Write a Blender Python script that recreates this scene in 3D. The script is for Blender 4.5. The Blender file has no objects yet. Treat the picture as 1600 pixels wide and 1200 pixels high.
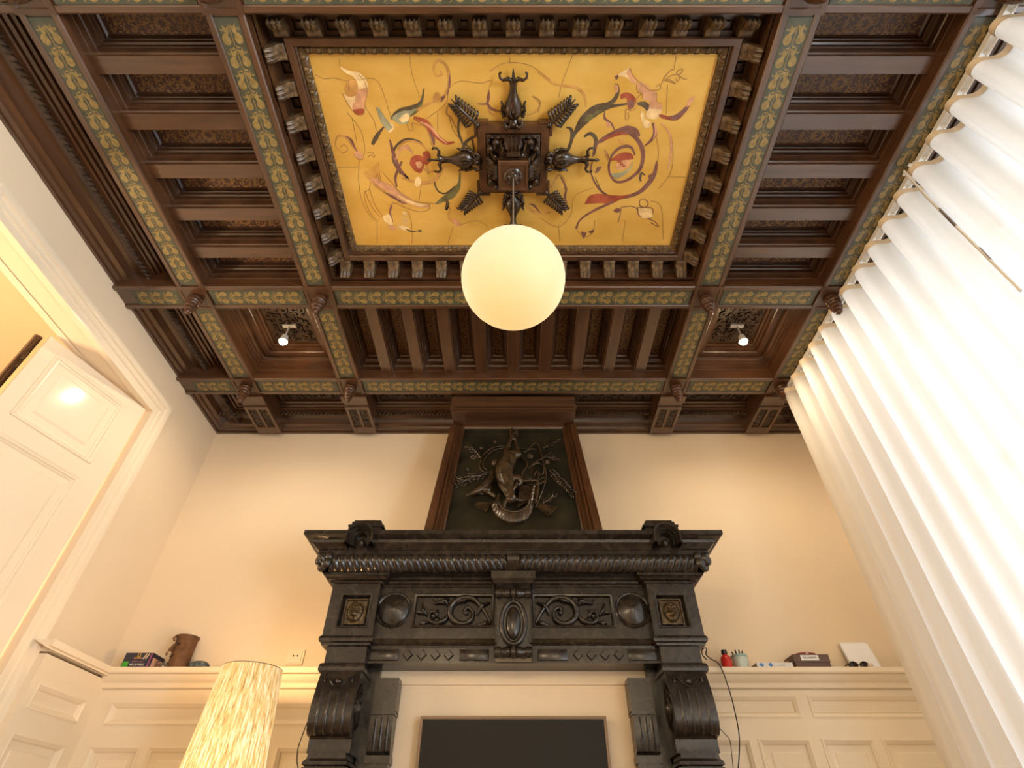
import bpy, bmesh, math, random
from mathutils import Vector, Matrix
R = math.radians
rnd = random.Random(7)
C = bpy.context.scene.collection
ZC = 1.2                                  # eye height above the floor; all z below are written from the eye
# ---------------------------------------------------------------- camera
F, UC = 835.0, 802.0
PITCH = math.atan(750 / F)
CT, ST = math.cos(PITCH), math.sin(PITCH)
cam = bpy.data.objects.new('camera', bpy.data.cameras.new('camera'))
C.objects.link(cam)
cam.data.sensor_width = 36; cam.data.lens = F / 1600 * 36; cam.data.shift_x = -(UC - 800) / 1600
cam.data.clip_start = 0.01
cam.location = (0, 0, ZC); cam.rotation_euler = (R(90) + PITCH, 0, 0)
sc = bpy.context.scene
sc.camera = cam
# ---------------------------------------------------------------- exposure, sky, lights
vs = sc.view_settings
sc.display_settings.display_device = 'sRGB'
vs.view_transform = 'Standard'; vs.look = 'None'; vs.gamma = 1; vs.use_curve_mapping = False
vs.exposure = 0.10
sc.cycles.use_denoising = True
sc.cycles.max_bounces = 8; sc.cycles.diffuse_bounces = 5; sc.cycles.glossy_bounces = 3
sc.cycles.transmission_bounces = 6; sc.cycles.transparent_max_bounces = 8
sc.cycles.caustics_reflective = False; sc.cycles.caustics_refractive = False
sc.cycles.sample_clamp_indirect = 4.0
w = bpy.data.worlds.new('sky'); sc.world = w; w.use_nodes = True
bg = w.node_tree.nodes['Background']; bg.inputs[0].default_value = (0.80, 0.90, 1.0, 1); bg.inputs[1].default_value = 1.2

def light(name, kind, loc, power, col, size=0.1, rot=(0, 0, 0), size_y=None, spread=None, parent=None):
    d = bpy.data.lights.new(name, kind); d.energy = power; d.color = col
    if kind == 'AREA':
        d.size = size
        if size_y: d.shape = 'RECTANGLE'; d.size_y = size_y
        if spread: d.spread = R(spread)
    else:
        d.shadow_soft_size = size
        if kind == 'SPOT': d.spot_size = R(spread); d.spot_blend = .6
    o = bpy.data.objects.new(name, d); C.objects.link(o)
    o.location = (loc[0], loc[1], loc[2] + ZC); o.rotation_euler = rot
    return o
WARM = (1.0, 0.66, 0.32)
WARM2 = (1.0, 0.76, 0.47)
DAY = (0.84, 0.93, 1.0)
# daylight through the tall curtained window; the rear area light is an added cool fill
light('window_daylight', 'AREA', (4.6, 1.3, 0.8), 235, DAY, 5.0, (0, R(90), 0), 5.0)
light('rear_cool_fill', 'AREA', (2.9, -1.4, -0.3), 350, (0.78, 0.90, 1.0), 2.0, (0, R(120), 0), 2.4)
# added warm fill lights behind the photographer, not tied to any lamp
light('rear_warm_fill_left', 'POINT', (-0.75, -1.1, 1.35), 58, WARM2, 0.10)
light('rear_warm_fill_right', 'POINT', (0.9, -1.5, 1.25), 30, WARM2, 0.14)
# lamp of the neighbouring room
light('next_room_lamp', 'POINT', (-3.3, 1.4, 1.0), 100, WARM2, 0.2)

# ---------------------------------------------------------------- photograph pixel -> point on a given plane
def ray(u, v):
    cx = (u - UC) / F; cy = (600 - v) / F
    return Vector((cx, CT - cy * ST, ST + cy * CT))
def on_z(u, v, z): d = ray(u, v); return d * (z / d.z)
def on_y(u, v, y): d = ray(u, v); return d * (y / d.y)
def on_x(u, v, x): d = ray(u, v); return d * (x / d.x)
def on_plane(u, v, p, n): d = ray(u, v); return d * (p.dot(n) / d.dot(n))

# ---------------------------------------------------------------- materials
MATS = {}
def mat(name, col, rough=0.5, metal=0.0, spec=0.5, noise=None, bump=None, coat=0.0, emit=None, coords='Object'):
    """noise = (scale xyz, second colour, lo, hi, detail); bump = (scale xyz, strength, distance)"""
    m = bpy.data.materials.new(name); m.use_nodes = True
    nt = m.node_tree; b = nt.nodes['Principled BSDF']
    b.inputs['Base Color'].default_value = (*col, 1); b.inputs['Roughness'].default_value = rough
    b.inputs['Metallic'].default_value = metal; b.inputs['Specular IOR Level'].default_value = spec
    b.inputs['Coat Weight'].default_value = coat; b.inputs['Coat Roughness'].default_value = .28; b.inputs['Coat IOR'].default_value = 1.7
    tc = nt.nodes.new('ShaderNodeTexCoord')
    def nz(scale, detail=4, dist=0.0):
        mp = nt.nodes.new('ShaderNodeMapping'); mp.inputs['Scale'].default_value = scale
        nt.links.new(tc.outputs[coords], mp.inputs[0])
        n = nt.nodes.new('ShaderNodeTexNoise'); n.inputs['Scale'].default_value = 1; n.inputs['Detail'].default_value = detail
        n.inputs['Distortion'].default_value = dist
        nt.links.new(mp.outputs[0], n.inputs[0]); return n
    if noise:
        n = nz(noise[0], noise[4] if len(noise) > 4 else 4, noise[5] if len(noise) > 5 else 0.0)
        r = nt.nodes.new('ShaderNodeValToRGB')
        r.color_ramp.elements[0].position = noise[2]; r.color_ramp.elements[1].position = noise[3]
        r.color_ramp.elements[0].color = (*col, 1); r.color_ramp.elements[1].color = (*noise[1], 1)
        nt.links.new(n.outputs[0], r.inputs[0]); nt.links.new(r.outputs[0], b.inputs['Base Color'])
    if bump:
        n = nz(bump[0], 5); bp = nt.nodes.new('ShaderNodeBump')
        bp.inputs['Strength'].default_value = bump[1]; bp.inputs['Distance'].default_value = bump[2]
        nt.links.new(n.outputs[0], bp.inputs['Height']); nt.links.new(bp.outputs[0], b.inputs['Normal'])
    if emit:
        b.inputs['Emission Color'].default_value = (*emit[0], 1); b.inputs['Emission Strength'].default_value = emit[1]
    MATS[name] = m
    return m
WD, WL = (0.040, 0.0155, 0.006), (0.108, 0.045, 0.0175)
wood_x = mat('walnut_along_x', WD, .32, spec=.7, coat=.45, noise=((2.5, 30, 30), WL, .25, .75, 5, .4), bump=((3, 45, 45), .25, .003))
wood_y = mat('walnut_along_y', WD, .32, spec=.7, coat=.45, noise=((30, 2.5, 30), WL, .25, .75, 5, .4), bump=((45, 3, 45), .25, .003))
wood_z = mat('walnut_upright', WD, .28, spec=.8, noise=((30, 30, 2.5), WL, .25, .75, 5, .4), bump=((45, 45, 3), .25, .003))
wood = mat('walnut_moulding', WD, .30, spec=.8, noise=((9, 9, 9), WL, .25, .8, 5, .3))
carved = mat('dark_carved_wood', (0.030, 0.016, 0.009), .42, noise=((30, 30, 30), (0.095, 0.055, 0.030), .35, .75))
gilded = mat('gilded_carving', (0.05, 0.027, 0.012), .42, noise=((50, 50, 50), (0.20, 0.125, 0.06), .35, .7))
bronze_mould = mat('bronzed_moulding', (0.05, 0.028, 0.012), .34, noise=((30, 30, 30), (0.20, 0.12, 0.045), .3, .75), metal=.1)
green = mat('green_painted_band', (0.052, 0.056, 0.034), .38, noise=((18, 18, 18), (0.085, 0.090, 0.062), .3, .7))
stencil = mat('gold_stencil', (0.20, 0.135, 0.040), .42, noise=((60, 60, 60), (0.33, 0.235, 0.085), .3, .7))
purple = mat('maroon_painted_panel', (0.066, 0.028, 0.021), .45, noise=((14, 14, 14), (0.115, 0.052, 0.038), .3, .7))
ochre = mat('ochre_arabesque', (0.25, 0.13, 0.042), .5, noise=((50, 50, 50), (0.38, 0.22, 0.08), .3, .7))
gold = mat('gold_painted_ground', (0.68, 0.385, 0.064), .40, metal=.32, noise=((5, 9, 5), (0.84, 0.545, 0.14), .25, .75, 6), bump=((25, 160, 25), .12, .002))
gilt_line = mat('bright_gilt_fillet', (0.75, 0.48, 0.13), .3, metal=.4)
plaster = mat('cream_plaster', (0.80, 0.655, 0.475), .85, noise=((1.5, 1.5, 1.5), (0.82, 0.68, 0.505), .3, .7), bump=((14, 14, 14), .05, .01))
cream = mat('cream_gloss_paint', (0.83, 0.715, 0.545), .13, spec=.2, noise=((3, 3, 3), (0.85, 0.735, 0.57), .3, .7))
marble = mat('black_marble', (0.017, 0.0125, 0.0095), .24, noise=((16, 16, 16), (0.052, 0.039, 0.029), .45, .85, 8, .8), spec=.55)
brass = mat('dark_bronze', (0.045, 0.030, 0.014), .32, metal=.35, noise=((40, 40, 40), (0.15, 0.10, 0.045), .35, .75))
black = mat('black_plastic', (0.010, 0.010, 0.010), .35)
white_pl = mat('white_plastic', (0.78, 0.77, 0.74), .4)
floor_m = mat('oak_parquet', (0.22, 0.12, 0.055), .4, noise=((3, 25, 3), (0.32, 0.19, 0.09), .3, .7))

# ---------------------------------------------------------------- mesh builder
class MB:
    def __init__(s): s.v = []; s.f = []; s.m = []; s.cur = 0
    def add(s, vs_, fs):
        b = len(s.v); s.v += [tuple(p) for p in vs_]
        for f in fs: s.f.append(tuple(i + b for i in f)); s.m.append(s.cur)
    def box(s, x0, x1, y0, y1, z0, z1):
        s.add([(x0,y0,z0),(x1,y0,z0),(x1,y1,z0),(x0,y1,z0),(x0,y0,z1),(x1,y0,z1),(x1,y1,z1),(x0,y1,z1)],
              [(0,3,2,1),(4,5,6,7),(0,1,5,4),(1,2,6,5),(2,3,7,6),(3,0,4,7)])
    def rect_sweep(s, x0, x1, y0, y1, prof, cap=False, axes=None):
        """closed mitred loop; prof = (inset, height) pairs; axes maps (a,b,h) to xyz"""
        n = len(prof); vs_ = []
        fx = axes or (lambda a, b, h: (a, b, h))
        for (i, z) in prof:
            vs_ += [fx(x0+i, y0+i, z), fx(x1-i, y0+i, z), fx(x1-i, y1-i, z), fx(x0+i, y1-i, z)]
        fs = [(4*k+j, 4*k+(j+1) % 4, 4*k+4+(j+1) % 4, 4*k+4+j) for k in range(n-1) for j in range(4)]
        if cap: fs.append((4*n-4, 4*n-3, 4*n-2, 4*n-1))
        s.add(vs_, fs)
    def path_sweep(s, pts, cap=True):
        """pts = list of sections, each the same number of points"""
        n = len(pts[0]); vs_ = [p for sec in pts for p in sec]
        fs = [(k*n+j, k*n+j+1, (k+1)*n+j+1, (k+1)*n+j) for k in range(len(pts)-1) for j in range(n-1)]
        if cap: fs += [tuple(range(n)), tuple(range(len(vs_)-n, len(vs_)))]
        s.add(vs_, fs)
    def u_sweep(s, hw, yf, yb, prof, cx=0.0):
        """moulding round three sides of a block; prof = (outward offset, z)"""
        secs = [[(cx-hw-o, yb, z) for o, z in prof], [(cx-hw-o, yf-o, z) for o, z in prof],
                [(cx+hw+o, yf-o, z) for o, z in prof], [(cx+hw+o, yb, z) for o, z in prof]]
        s.path_sweep(secs, True)
    def line_sweep(s, x0, x1, yf, prof):
        s.path_sweep([[(x, yf-o, z) for o, z in prof] for x in (x0, x1)], True)
    def prism(s, poly, fn, d0, d1):
        n = len(poly)
        s.add([fn(a, b, d0) for a, b in poly] + [fn(a, b, d1) for a, b in poly],
              [tuple(range(n)), tuple(range(2*n-1, n-1, -1))] + [(j, (j+1) % n, n+(j+1) % n, n+j) for j in range(n)])
    def tube(s, pts, rad, n=8, flat=1.0, nrm=None):
        pts = [Vector(p) for p in pts]; N = len(pts)
        if not hasattr(rad, '__len__'): rad = [rad]*N
        up = Vector(nrm) if nrm is not None else None
        vs_ = []; prev = None
        for i, p in enumerate(pts):
            t = (pts[min(i+1, N-1)] - pts[max(i-1, 0)])
            if t.length < 1e-9: t = Vector((0, 0, 1))
            t.normalize()
            if up is not None: a = up - t*up.dot(t)
            elif prev is None:
                a = Vector((0, 0, 1)) if abs(t.z) < .9 else Vector((1, 0, 0)); a = a - t*a.dot(t)
            else: a = prev - t*prev.dot(t)
            if a.length < 1e-6: a = t.orthogonal()
            a.normalize(); prev = a; b = t.cross(a)
            for k in range(n):
                an = 2*math.pi*k/n
                vs_.append(p + a*(math.cos(an)*rad[i]*flat) + b*(math.sin(an)*rad[i]))
        fs = [(i*n+k, i*n+(k+1) % n, (i+1)*n+(k+1) % n, (i+1)*n+k) for i in range(N-1) for k in range(n)]
        fs += [tuple(range(n-1, -1, -1)), tuple(range((N-1)*n, N*n))]
        s.add(vs_, fs)
    def lathe(s, prof, c=(0, 0, 0), n=20, fn=None, arc=None):
        fn = fn or (lambda x, y, z: (x, y, z)); vs_ = []
        a0, a1 = arc or (0, 2*math.pi); m = n if not arc else n+1
        for r, z in prof:
            for k in range(m):
                an = a0 + (a1-a0)*k/n
                q = fn(r*math.cos(an), r*math.sin(an), z); vs_.append((q[0]+c[0], q[1]+c[1], q[2]+c[2]))
        fs = []
        for i in range(len(prof)-1):
            for k in range(n):
                k2 = (k+1) % m if not arc else k+1
                fs.append((i*m+k, i*m+k2, (i+1)*m+k2, (i+1)*m+k))
        if prof[0][0] > 1e-6: fs.append(tuple(range(m)))
        if prof[-1][0] > 1e-6: fs.append(tuple(range((len(prof)-1)*m, len(prof)*m)))
        s.add(vs_, fs)
    def ell(s, c, r, n=10, m=6, M=None):
        vs_ = []
        for i in range(m+1):
            ph = math.pi*i/m
            for k in range(n):
                an = 2*math.pi*k/n
                q = Vector((r[0]*math.sin(ph)*math.cos(an), r[1]*math.sin(ph)*math.sin(an), r[2]*math.cos(ph)))
                if M is not None: q = M @ q
                vs_.append((c[0]+q[0], c[1]+q[1], c[2]+q[2]))
        s.add(vs_, [(i*n+k, i*n+(k+1) % n, (i+1)*n+(k+1) % n, (i+1)*n+k) for i in range(m) for k in range(n)])
    def grid(s, nu, nv, fn):
        s.add([fn(i/nu, j/nv) for j in range(nv+1) for i in range(nu+1)],
              [(j*(nu+1)+i, j*(nu+1)+i+1, (j+1)*(nu+1)+i+1, (j+1)*(nu+1)+i) for j in range(nv) for i in range(nu)])
    def poly(s, pts): s.add(pts, [tuple(range(len(pts)))])
    def ribbon(s, pts, wid, nrm):
        nrm = Vector(nrm); pts = [Vector(p) for p in pts]; N = len(pts); vs_ = []
        for i, p in enumerate(pts):
            t = pts[min(i+1, N-1)] - pts[max(i-1, 0)]
            b = nrm.cross(t)
            if b.length > 1e-9: b.normalize()
            vs_ += [p + b*wid[i]*.5, p - b*wid[i]*.5]
        s.add(vs_, [(2*i, 2*i+1, 2*i+3, 2*i+2) for i in range(N-1)])
    def mesh(s, name, mats, smooth=None, piv=(0, 0, 0)):
        me = bpy.data.meshes.new(name)
        me.from_pydata([(x-piv[0], y-piv[1], z-piv[2]) for x, y, z in s.v], [], s.f)
        ml = mats if isinstance(mats, (list, tuple)) else [mats]
        for m in ml: me.materials.append(m)
        if len(ml) > 1: me.polygons.foreach_set('material_index', s.m)
        bm = bmesh.new(); bm.from_mesh(me)
        bmesh.ops.remove_doubles(bm, verts=bm.verts, dist=1e-6)
        bmesh.ops.recalc_face_normals(bm, faces=bm.faces); bm.to_mesh(me); bm.free()
        if smooth is not None:
            me.polygons.foreach_set('use_smooth', [True]*len(me.polygons)); me.set_sharp_from_angle(angle=R(smooth))
        me.update(); return me
    def build(s, name, mats, parent=None, piv=None, smooth=None, label=None, **props):
        p0 = tuple(parent['_p']) if parent is not None else (piv or (0, 0, 0))
        o = bpy.data.objects.new(name, s.mesh(name, mats, smooth, p0)); C.objects.link(o)
        if parent is not None: o.parent = parent; o['_p'] = p0
        else: o.location = (p0[0], p0[1], p0[2]+ZC); o['_p'] = p0
        if label: o['label'] = label
        for k, v in props.items(): o[k] = v
        return o
def place(me, name, parent, loc, rz=0.0):
    """another piece that shares mesh data; loc in eye coordinates"""
    o = bpy.data.objects.new(name, me); C.objects.link(o); o.parent = parent
    p = parent['_p']; o.location = (loc[0]-p[0], loc[1]-p[1], loc[2]-p[2]); o.rotation_euler = (0, 0, rz)
    return o
def empty(name, loc, label, cat, group=None, kind=None):
    o = bpy.data.objects.new(name, None); C.objects.link(o); o.location = (loc[0], loc[1], loc[2]+ZC); o['_p'] = tuple(loc)
    if kind: o['kind'] = kind
    if label: o['label'] = label
    if cat: o['category'] = cat
    if group: o['group'] = group
    return o
def tag(o, label, cat, group=None):
    o['label'] = label; o['category'] = cat
    if group: o['group'] = group
    return o
def smooth_path(pts, k=6, closed=False):
    pts = [Vector(p) for p in pts]; n = len(pts); out = []
    for i in range(n-1):
        p0, p1, p2, p3 = pts[max(i-1, 0)], pts[i], pts[i+1], pts[min(i+2, n-1)]
        for j in range(k):
            t = j/k
            out.append(.5*((2*p1)+(p2-p0)*t+(2*p0-5*p1+4*p2-p3)*t*t+(3*p1-p0-3*p2+p3)*t*t*t))
    out.append(pts[-1]); return out
# ================================================================= ROOM SHELL
H = 2.5                                    # underside of the beam grid
XW, YB, YF = 2.34, 3.40, -3.2
def structure(mb, name, m, smooth=None, piv=(0, 0, 0), parent=None):
    o = mb.build(name, m, parent=parent, piv=piv, smooth=smooth)
    if parent is None: o['kind'] = 'structure'
    return o
b = MB(); b.box(-5.2, 2.6, YF-.15, YB+.15, -1.3, -1.2); structure(b, 'floor', floor_m)
b = MB(); b.box(-XW-.17, XW+.2, YB, YB+.15, -1.2, H+.46); wall_back = structure(b, 'wall_back', plaster)
DY0, DY1, DZ = 1.30, 2.692, 2.178          # door opening in the left wall
b = MB()
b.box(-XW-.17, -XW, DY1, YB, -1.2, H+.46); b.box(-XW-.17, -XW, YF, DY0, -1.2, H+.46); b.box(-XW-.17, -XW, DY0, DY1, DZ, H+.46)
structure(b, 'wall_left', plaster)
WY0, WY1, WZ0, WZ1 = 0.15, 2.45, -0.75, 2.40
b = MB()
b.box(XW, XW+.2, WY1, YB, -1.2, H+.46); b.box(XW, XW+.2, -.25, WY0, -1.2, H+.46); b.box(XW, XW+.2, YF, -2.7, -1.2, H+.46)
b.box(XW, XW+.2, -2.7, -.25, WZ1, H+.46); b.box(XW, XW+.2, -2.7, -.25, -1.2, WZ0)  # rear opening added only to let the cool fill in
b.box(XW, XW+.2, WY0, WY1, WZ1, H+.46); b.box(XW, XW+.2, WY0, WY1, -1.2, WZ0)
structure(b, 'wall_right', plaster)
b = MB(); b.box(XW+.2, XW+1.1, -.25, WY0-.25, -1.2, H+.46); structure(b, 'outer_light_blocker', plaster)  # unseen fin added to keep the rear fill off the curtain
b = MB(); b.box(-5.2, XW+.2, YF-.15, YF, -1.2, H+.46); structure(b, 'wall_front', plaster)
# neighbouring room seen through the left doorway
b = MB(); b.box(-4.3, -4.15, YF, YB+.15, -1.2, H+.46)
structure(b, 'wall_far_left', plaster)
b = MB(); b.box(-4.15, -XW-.17, YF, YB, H+.2, H+.46); structure(b, 'ceiling_next_room', plaster)
b = MB(); b.box(-4.15, -XW-.17, YB, YB+.15, -1.2, H+.46); structure(b, 'wall_next_back', plaster)

# ================================================================= COFFERED CEILING
b = MB(); b.box(-XW-.17, XW+.2, YF-.15, YB+.15, H+.46, H+.56)
ceiling = structure(b, 'ceiling', wood, piv=(0, 0, H))
XS = [-1.885, -1.145, 1.145, 1.885]; LW = .080
TS = [(.426, .596), (1.937, 2.106), (2.731, 2.900)]
def beam_poly(wd): 
    h = [(wd, .36), (wd, .006), (wd-.006, 0), (wd-.026, 0), (wd-.030, .004), (wd-.030, .011)]
    return h + [(-a, z) for a, z in reversed(h)]
def stencil_polys(L, wd):
    """leaf stencil running along a band of length L, half width wd; (along, across) polygons"""
    out = []; n = max(1, round((L-.05)/.085)); st = (L-.05)/n
    lobe = [(-.02, .05), (-.07, .02), (-.15, .10), (-.20, .02), (-.27, -.06), (-.24, .06), (-.27, .18), (-.22, .30), (-.33, .40), (-.40, .55),
            (-.38, .74), (-.28, .86), (-.16, .84), (-.08, .70), (-.10, .52), (-.14, .42), (-.08, .28)]
    for i in range(n):
        s0 = .025 + st*i
        for sg in (-1, 1):
            sh = .06 if sg > 0 else 0
            out.append([(s0 + (y+sh)*st*.95, sg*x*wd*2.15) for x, y in lobe])
            out.append(('slit', [(s0 + (y+sh)*st*.95, sg*x*wd*2.15) for x, y in [(-.19, .50), (-.22, .62), (-.30, .74), (-.235, .63)]]))
            out.append([(s0 + (y+sh)*st, sg*x*wd*2) for x, y in [(-.30, .10), (-.38, .16), (-.44, .06), (-.40, .20), (-.32, .24)]])
            out.append([(s0 + (y+sh)*st, sg*x*wd*2) for x, y in [(-.05, .86), (-.14, .93), (-.24, .92), (-.15, 1.0), (-.04, .97)]])
        out.append([(s0 + y*st, x*wd*2) for x, y in [(-.018, .0), (.018, .0), (.022, .9), (-.012, .9)]])
    return out
def band(parent, axis, c, s0, s1, wd, z):
    """painted band (green ground, gold stencil) let into the soffit of a beam"""
    m = MB(); L = s1-s0
    f = (lambda s, a, zz: (c+a, s0+s, zz)) if axis == 'y' else (lambda s, a, zz: (s0+s, c+a, zz))
    vs_ = [f(s, a, zz) for zz in (z, z+.006) for s, a in ((0, -wd), (L, -wd), (L, wd), (0, wd))]
    m.add(vs_, [(0, 1, 2, 3), (7, 6, 5, 4), (0, 4, 5, 1), (1, 5, 6, 2), (2, 6, 7, 3), (3, 7, 4, 0)])
    m.cur = 1
    mi = [0]*6
    for pl in stencil_polys(L, wd):
        sl = pl[0] == 'slit'
        m.poly([f(s, a, z-(.0010 if sl else .0006)) for s, a in (pl[1] if sl else pl)]); mi.append(0 if sl else 1)
    m.m = mi
    return m.build('painted_band', [green, stencil], parent)
for x in XS:
    m = MB(); m.prism(beam_poly(LW), lambda a, z, d: (x+a, d, H+z), -1.2, 2.731)
    o = m.build('beam', wood_y, ceiling)
    for y0, y1 in ((-.9, .40), (.60, 1.933), (2.110, 2.727)):
        band(o, 'y', x, y0+.006, y1-.006, LW-.030, H+.0055)
edges = [-XW] + [q for x in XS for q in (x-LW, x+LW)] + [XW]
for (y0, y1) in TS:
    yc, hw = (y0+y1)/2, (y1-y0)/2
    for i in range(0, len(edges), 2):
        a, c_ = edges[i], edges[i+1]
        m = MB(); m.prism(beam_poly(hw), lambda q, z, d: (d, yc+q, H+z), a, c_)
        o = m.build('beam', wood_x, ceiling)
        e0 = .085 if i == 0 else .012; e1 = .085 if i == len(edges)-2 else .012
        band(o, 'x', yc, a+e0, c_-e1, hw-.032, H+.0055)
# crossing blocks with turned drops
fin = MB()
fin.lathe([(q*1.02, z*1.22) for q, z in [(.030, .004), (.036, 0), (.041, -.010), (.037, -.017), (.041, -.024), (.041, -.033), (.034, -.039), (.038, -.048), (.031, -.057), (.034, -.066),
          (.025, -.074), (.028, -.084), (.018, -.093), (.020, -.102), (.010, -.112), (0, -.118)]], n=16)
fin_me = fin.mesh('turned_drop', [mat('turned_dark_walnut', (0.045, 0.018, 0.009), .28, noise=((40, 40, 40), (0.10, 0.042, 0.02), .3, .7))], 50)
blk = MB()
blk.rect_sweep(-.083, .083, -.086, .086, [(0, .03), (0, -.004), (.020, -.004), (.024, .001), (.028, .001)], cap=True)
blk_me = blk.mesh('crossing_block', [wood])
for x in XS:
    for (y0, y1) in TS:
        o = place(blk_me, 'crossing_block', ceiling, (x, (y0+y1)/2, H)); o['_p'] = (x, (y0+y1)/2, H)
        d = bpy.data.objects.new('turned_drop', fin_me); C.objects.link(d); d.parent = o; d.location = (0, 0, 0)
# ---- arabesque painted panels between the joists
def arabesque(a, bb, seed):
    """maroon panel a x bb centred on the origin with an ochre arabesque"""
    q = random.Random(seed); m = MB(); m.poly([(-a/2, -bb/2, 0), (a/2, -bb/2, 0), (a/2, bb/2, 0), (-a/2, bb/2, 0)])
    z = -.0012
    def rib(pts, w0):
        n = len(pts); m.ribbon([(x, y, z) for x, y in pts], [w0*(1-.7*i/n) for i in range(n)], (0, 0, 1))
    r = bb*.36
    for k in range(8):
        an = k*math.pi/4
        rib([(r*(.55+.12*j)*math.cos(an+.25*j), r*(.55+.12*j)*math.sin(an+.25*j)) for j in range(5)], .011)
    for sg in (-1, 1):
        for sv in (-1, 1):
            x0 = r*1.3
            while x0 < a/2-.03:
                R0 = bb*q.uniform(.16, .24); cy = sv*bb*q.uniform(.15, .25); tw = q.uniform(3.2, 5.2); ph = q.uniform(0, 6)
                rib([(sg*(x0+R0*(1-j/16)*math.cos(ph+tw*j/12)), cy+sv*R0*(1-j/16)*math.sin(ph+tw*j/12)) for j in range(13)], .006)
                for t in range(3):
                    aa = q.uniform(0, 6.3); px, py = sg*(x0+q.uniform(-.02, .02)), cy+q.uniform(-.02, .02)
                    m.poly([(px, py, z), (px+.012*math.cos(aa+.4), py+.012*math.sin(aa+.4), z), (px+.022*math.cos(aa), py+.022*math.sin(aa), z), (px+.012*math.cos(aa-.4), py+.012*math.sin(aa-.4), z)])
                x0 += R0*1.7
        for e in range(int(a/.03)):
            x = -a/2+.02+e*.03
            m.poly([(x, sg*(bb/2-.010), z), (x+.012, sg*(bb/2-.006), z), (x+.02, sg*(bb/2-.011), z), (x+.010, sg*(bb/2-.014), z)])
    m.m = [0] + [1]*(len(m.f)-1)
    return m.mesh('painted_panel', [purple, ochre])
GAP = [(-.004, .075), (.002, .080), (.002, .118), (.006, .124), (.012, .124), (.012, .150), (.020, .154), (.026, .166), (.030, .168), (.030, .188), (.038, .196)]
JP = [(.039, .36), (.039, .098), (.035, .094), (.035, .055)]; JP = JP + [(-a, z) for a, z in reversed(JP)]
def bay(x0, x1, y0, y1, n, along, seed):
    L0, L1 = (y0, y1) if along == 'x' else (x0, x1)
    gap = (L1-L0-n*.078)/(n+1)
    me = None; mou = None
    for i in range(n+1):
        g0 = L0+i*(gap+.078); g1 = g0+gap
        if along == 'x': xa, xb, ya, yb = x0, x1, g0, g1
        else: xa, xb, ya, yb = g0, g1, y0, y1
        if mou is None:
            m = MB(); W2, D2 = (xb-xa)/2, (yb-ya)/2
            m.rect_sweep(-W2, W2, -D2, D2, [(p, z) for p, z in GAP]); mou = m.mesh('coffer_moulding', [wood])
            me = arabesque(max(2*W2, 2*D2)-.074, min(2*W2, 2*D2)-.074, seed)
        place(mou, 'coffer_moulding', ceiling, ((xa+xb)/2, (ya+yb)/2, H))
        place(me, 'painted_panel', ceiling, ((xa+xb)/2, (ya+yb)/2, H+.196), 0 if along == 'x' else R(90))
        if i < n:
            jc = g1+.039; m = MB()
            if along == 'x': m.prism(JP, lambda a, z, d: (d, jc+a, H+z), x0, x1)
            else: m.prism(JP, lambda a, z, d: (jc+a, d, H+z), y0, y1)
            m.build('joist', wood_x if along == 'x' else wood_y, ceiling)
bay(XS[0]+LW, XS[1]-LW, .596, 1.937, 5, 'x', 3)
bay(XS[2]+LW, XS[3]-LW, .596, 1.937, 5, 'x', 4)
bay(XS[1]+LW, XS[2]-LW, 2.106, 2.731, 9, 'y', 5)
for i in (0, 1, 2):                        # bays over the photographer: plain recessed panels
    xa, xb = (XS[0]+LW, XS[1]+LW, XS[2]+LW)[i], (XS[1]-LW, XS[2]-LW, XS[3]-LW)[i]
    m = MB(); m.rect_sweep(xa, xb, -1.2, .426, [(0, H+.08), (0, H+.12), (.03, H+.13), (.04, H+.18), (.08, H+.2)], cap=True); m.build('coffer_panel', wood, ceiling)
# ---- corner coffers with carved squares
def scrolls(m, place_fn, a, bb, seed, r=.007, dens=1.0):
    """low carved scrollwork over an a x bb field; place_fn(x, y, h) -> point"""
    q = random.Random(seed); n = max(4, int(a*bb/.0030*dens))
    nx = max(1, int(math.sqrt(n*a/bb))); ny = max(1, n//nx)
    for i in range(nx):
        for j in range(ny):
            cx = -a/2+(i+.5)*a/nx+q.uniform(-.1, .1)*a/nx; cy = -bb/2+(j+.5)*bb/ny+q.uniform(-.1, .1)*bb/ny
            R0 = min(a/nx, bb/ny)*.52; ph = q.uniform(0, 6.3); sg = q.choice((-1, 1)); N = 9
            pts = [place_fn(cx+R0*(1-k/11)*math.cos(ph+sg*4.6*k/N), cy+R0*(1-k/11)*math.sin(ph+sg*4.6*k/N), r*.35) for k in range(N+1)]
            m.tube(pts, [r*(.5+.5*math.sin(math.pi*(k+1)/(N+2))) for k in range(N+1)], 5)
            m.ell(place_fn(cx, cy, r*.4), (r*1.1, r*1.1, r*.9), 6, 4)
            for t in range(2):
                an = q.uniform(0, 6.3); l = R0*q.uniform(.5, 1.0)
                m.tube([place_fn(cx+l*.8*math.cos(an)+u_*l*.5*math.cos(an+1), cy+l*.8*math.sin(an)+u_*l*.5*math.sin(an+1), r*.3) for u_ in (0, .33, .66, 1)], [r*.4, r, r*.9, r*.2], 5)
COR = [(-.006, .085), (.002, .09), (.002, .118), (.010, .120), (.014, .136), (.022, .138), (.026, .152), (.040, .158), (.048, .176), (.060, .178), (.060, .165), (.064, .162), (.098, .162), (.102, .166),
       (.102, .190), (.116, .192), (.120, .205), (.134, .208), (.138, .222)]
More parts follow.
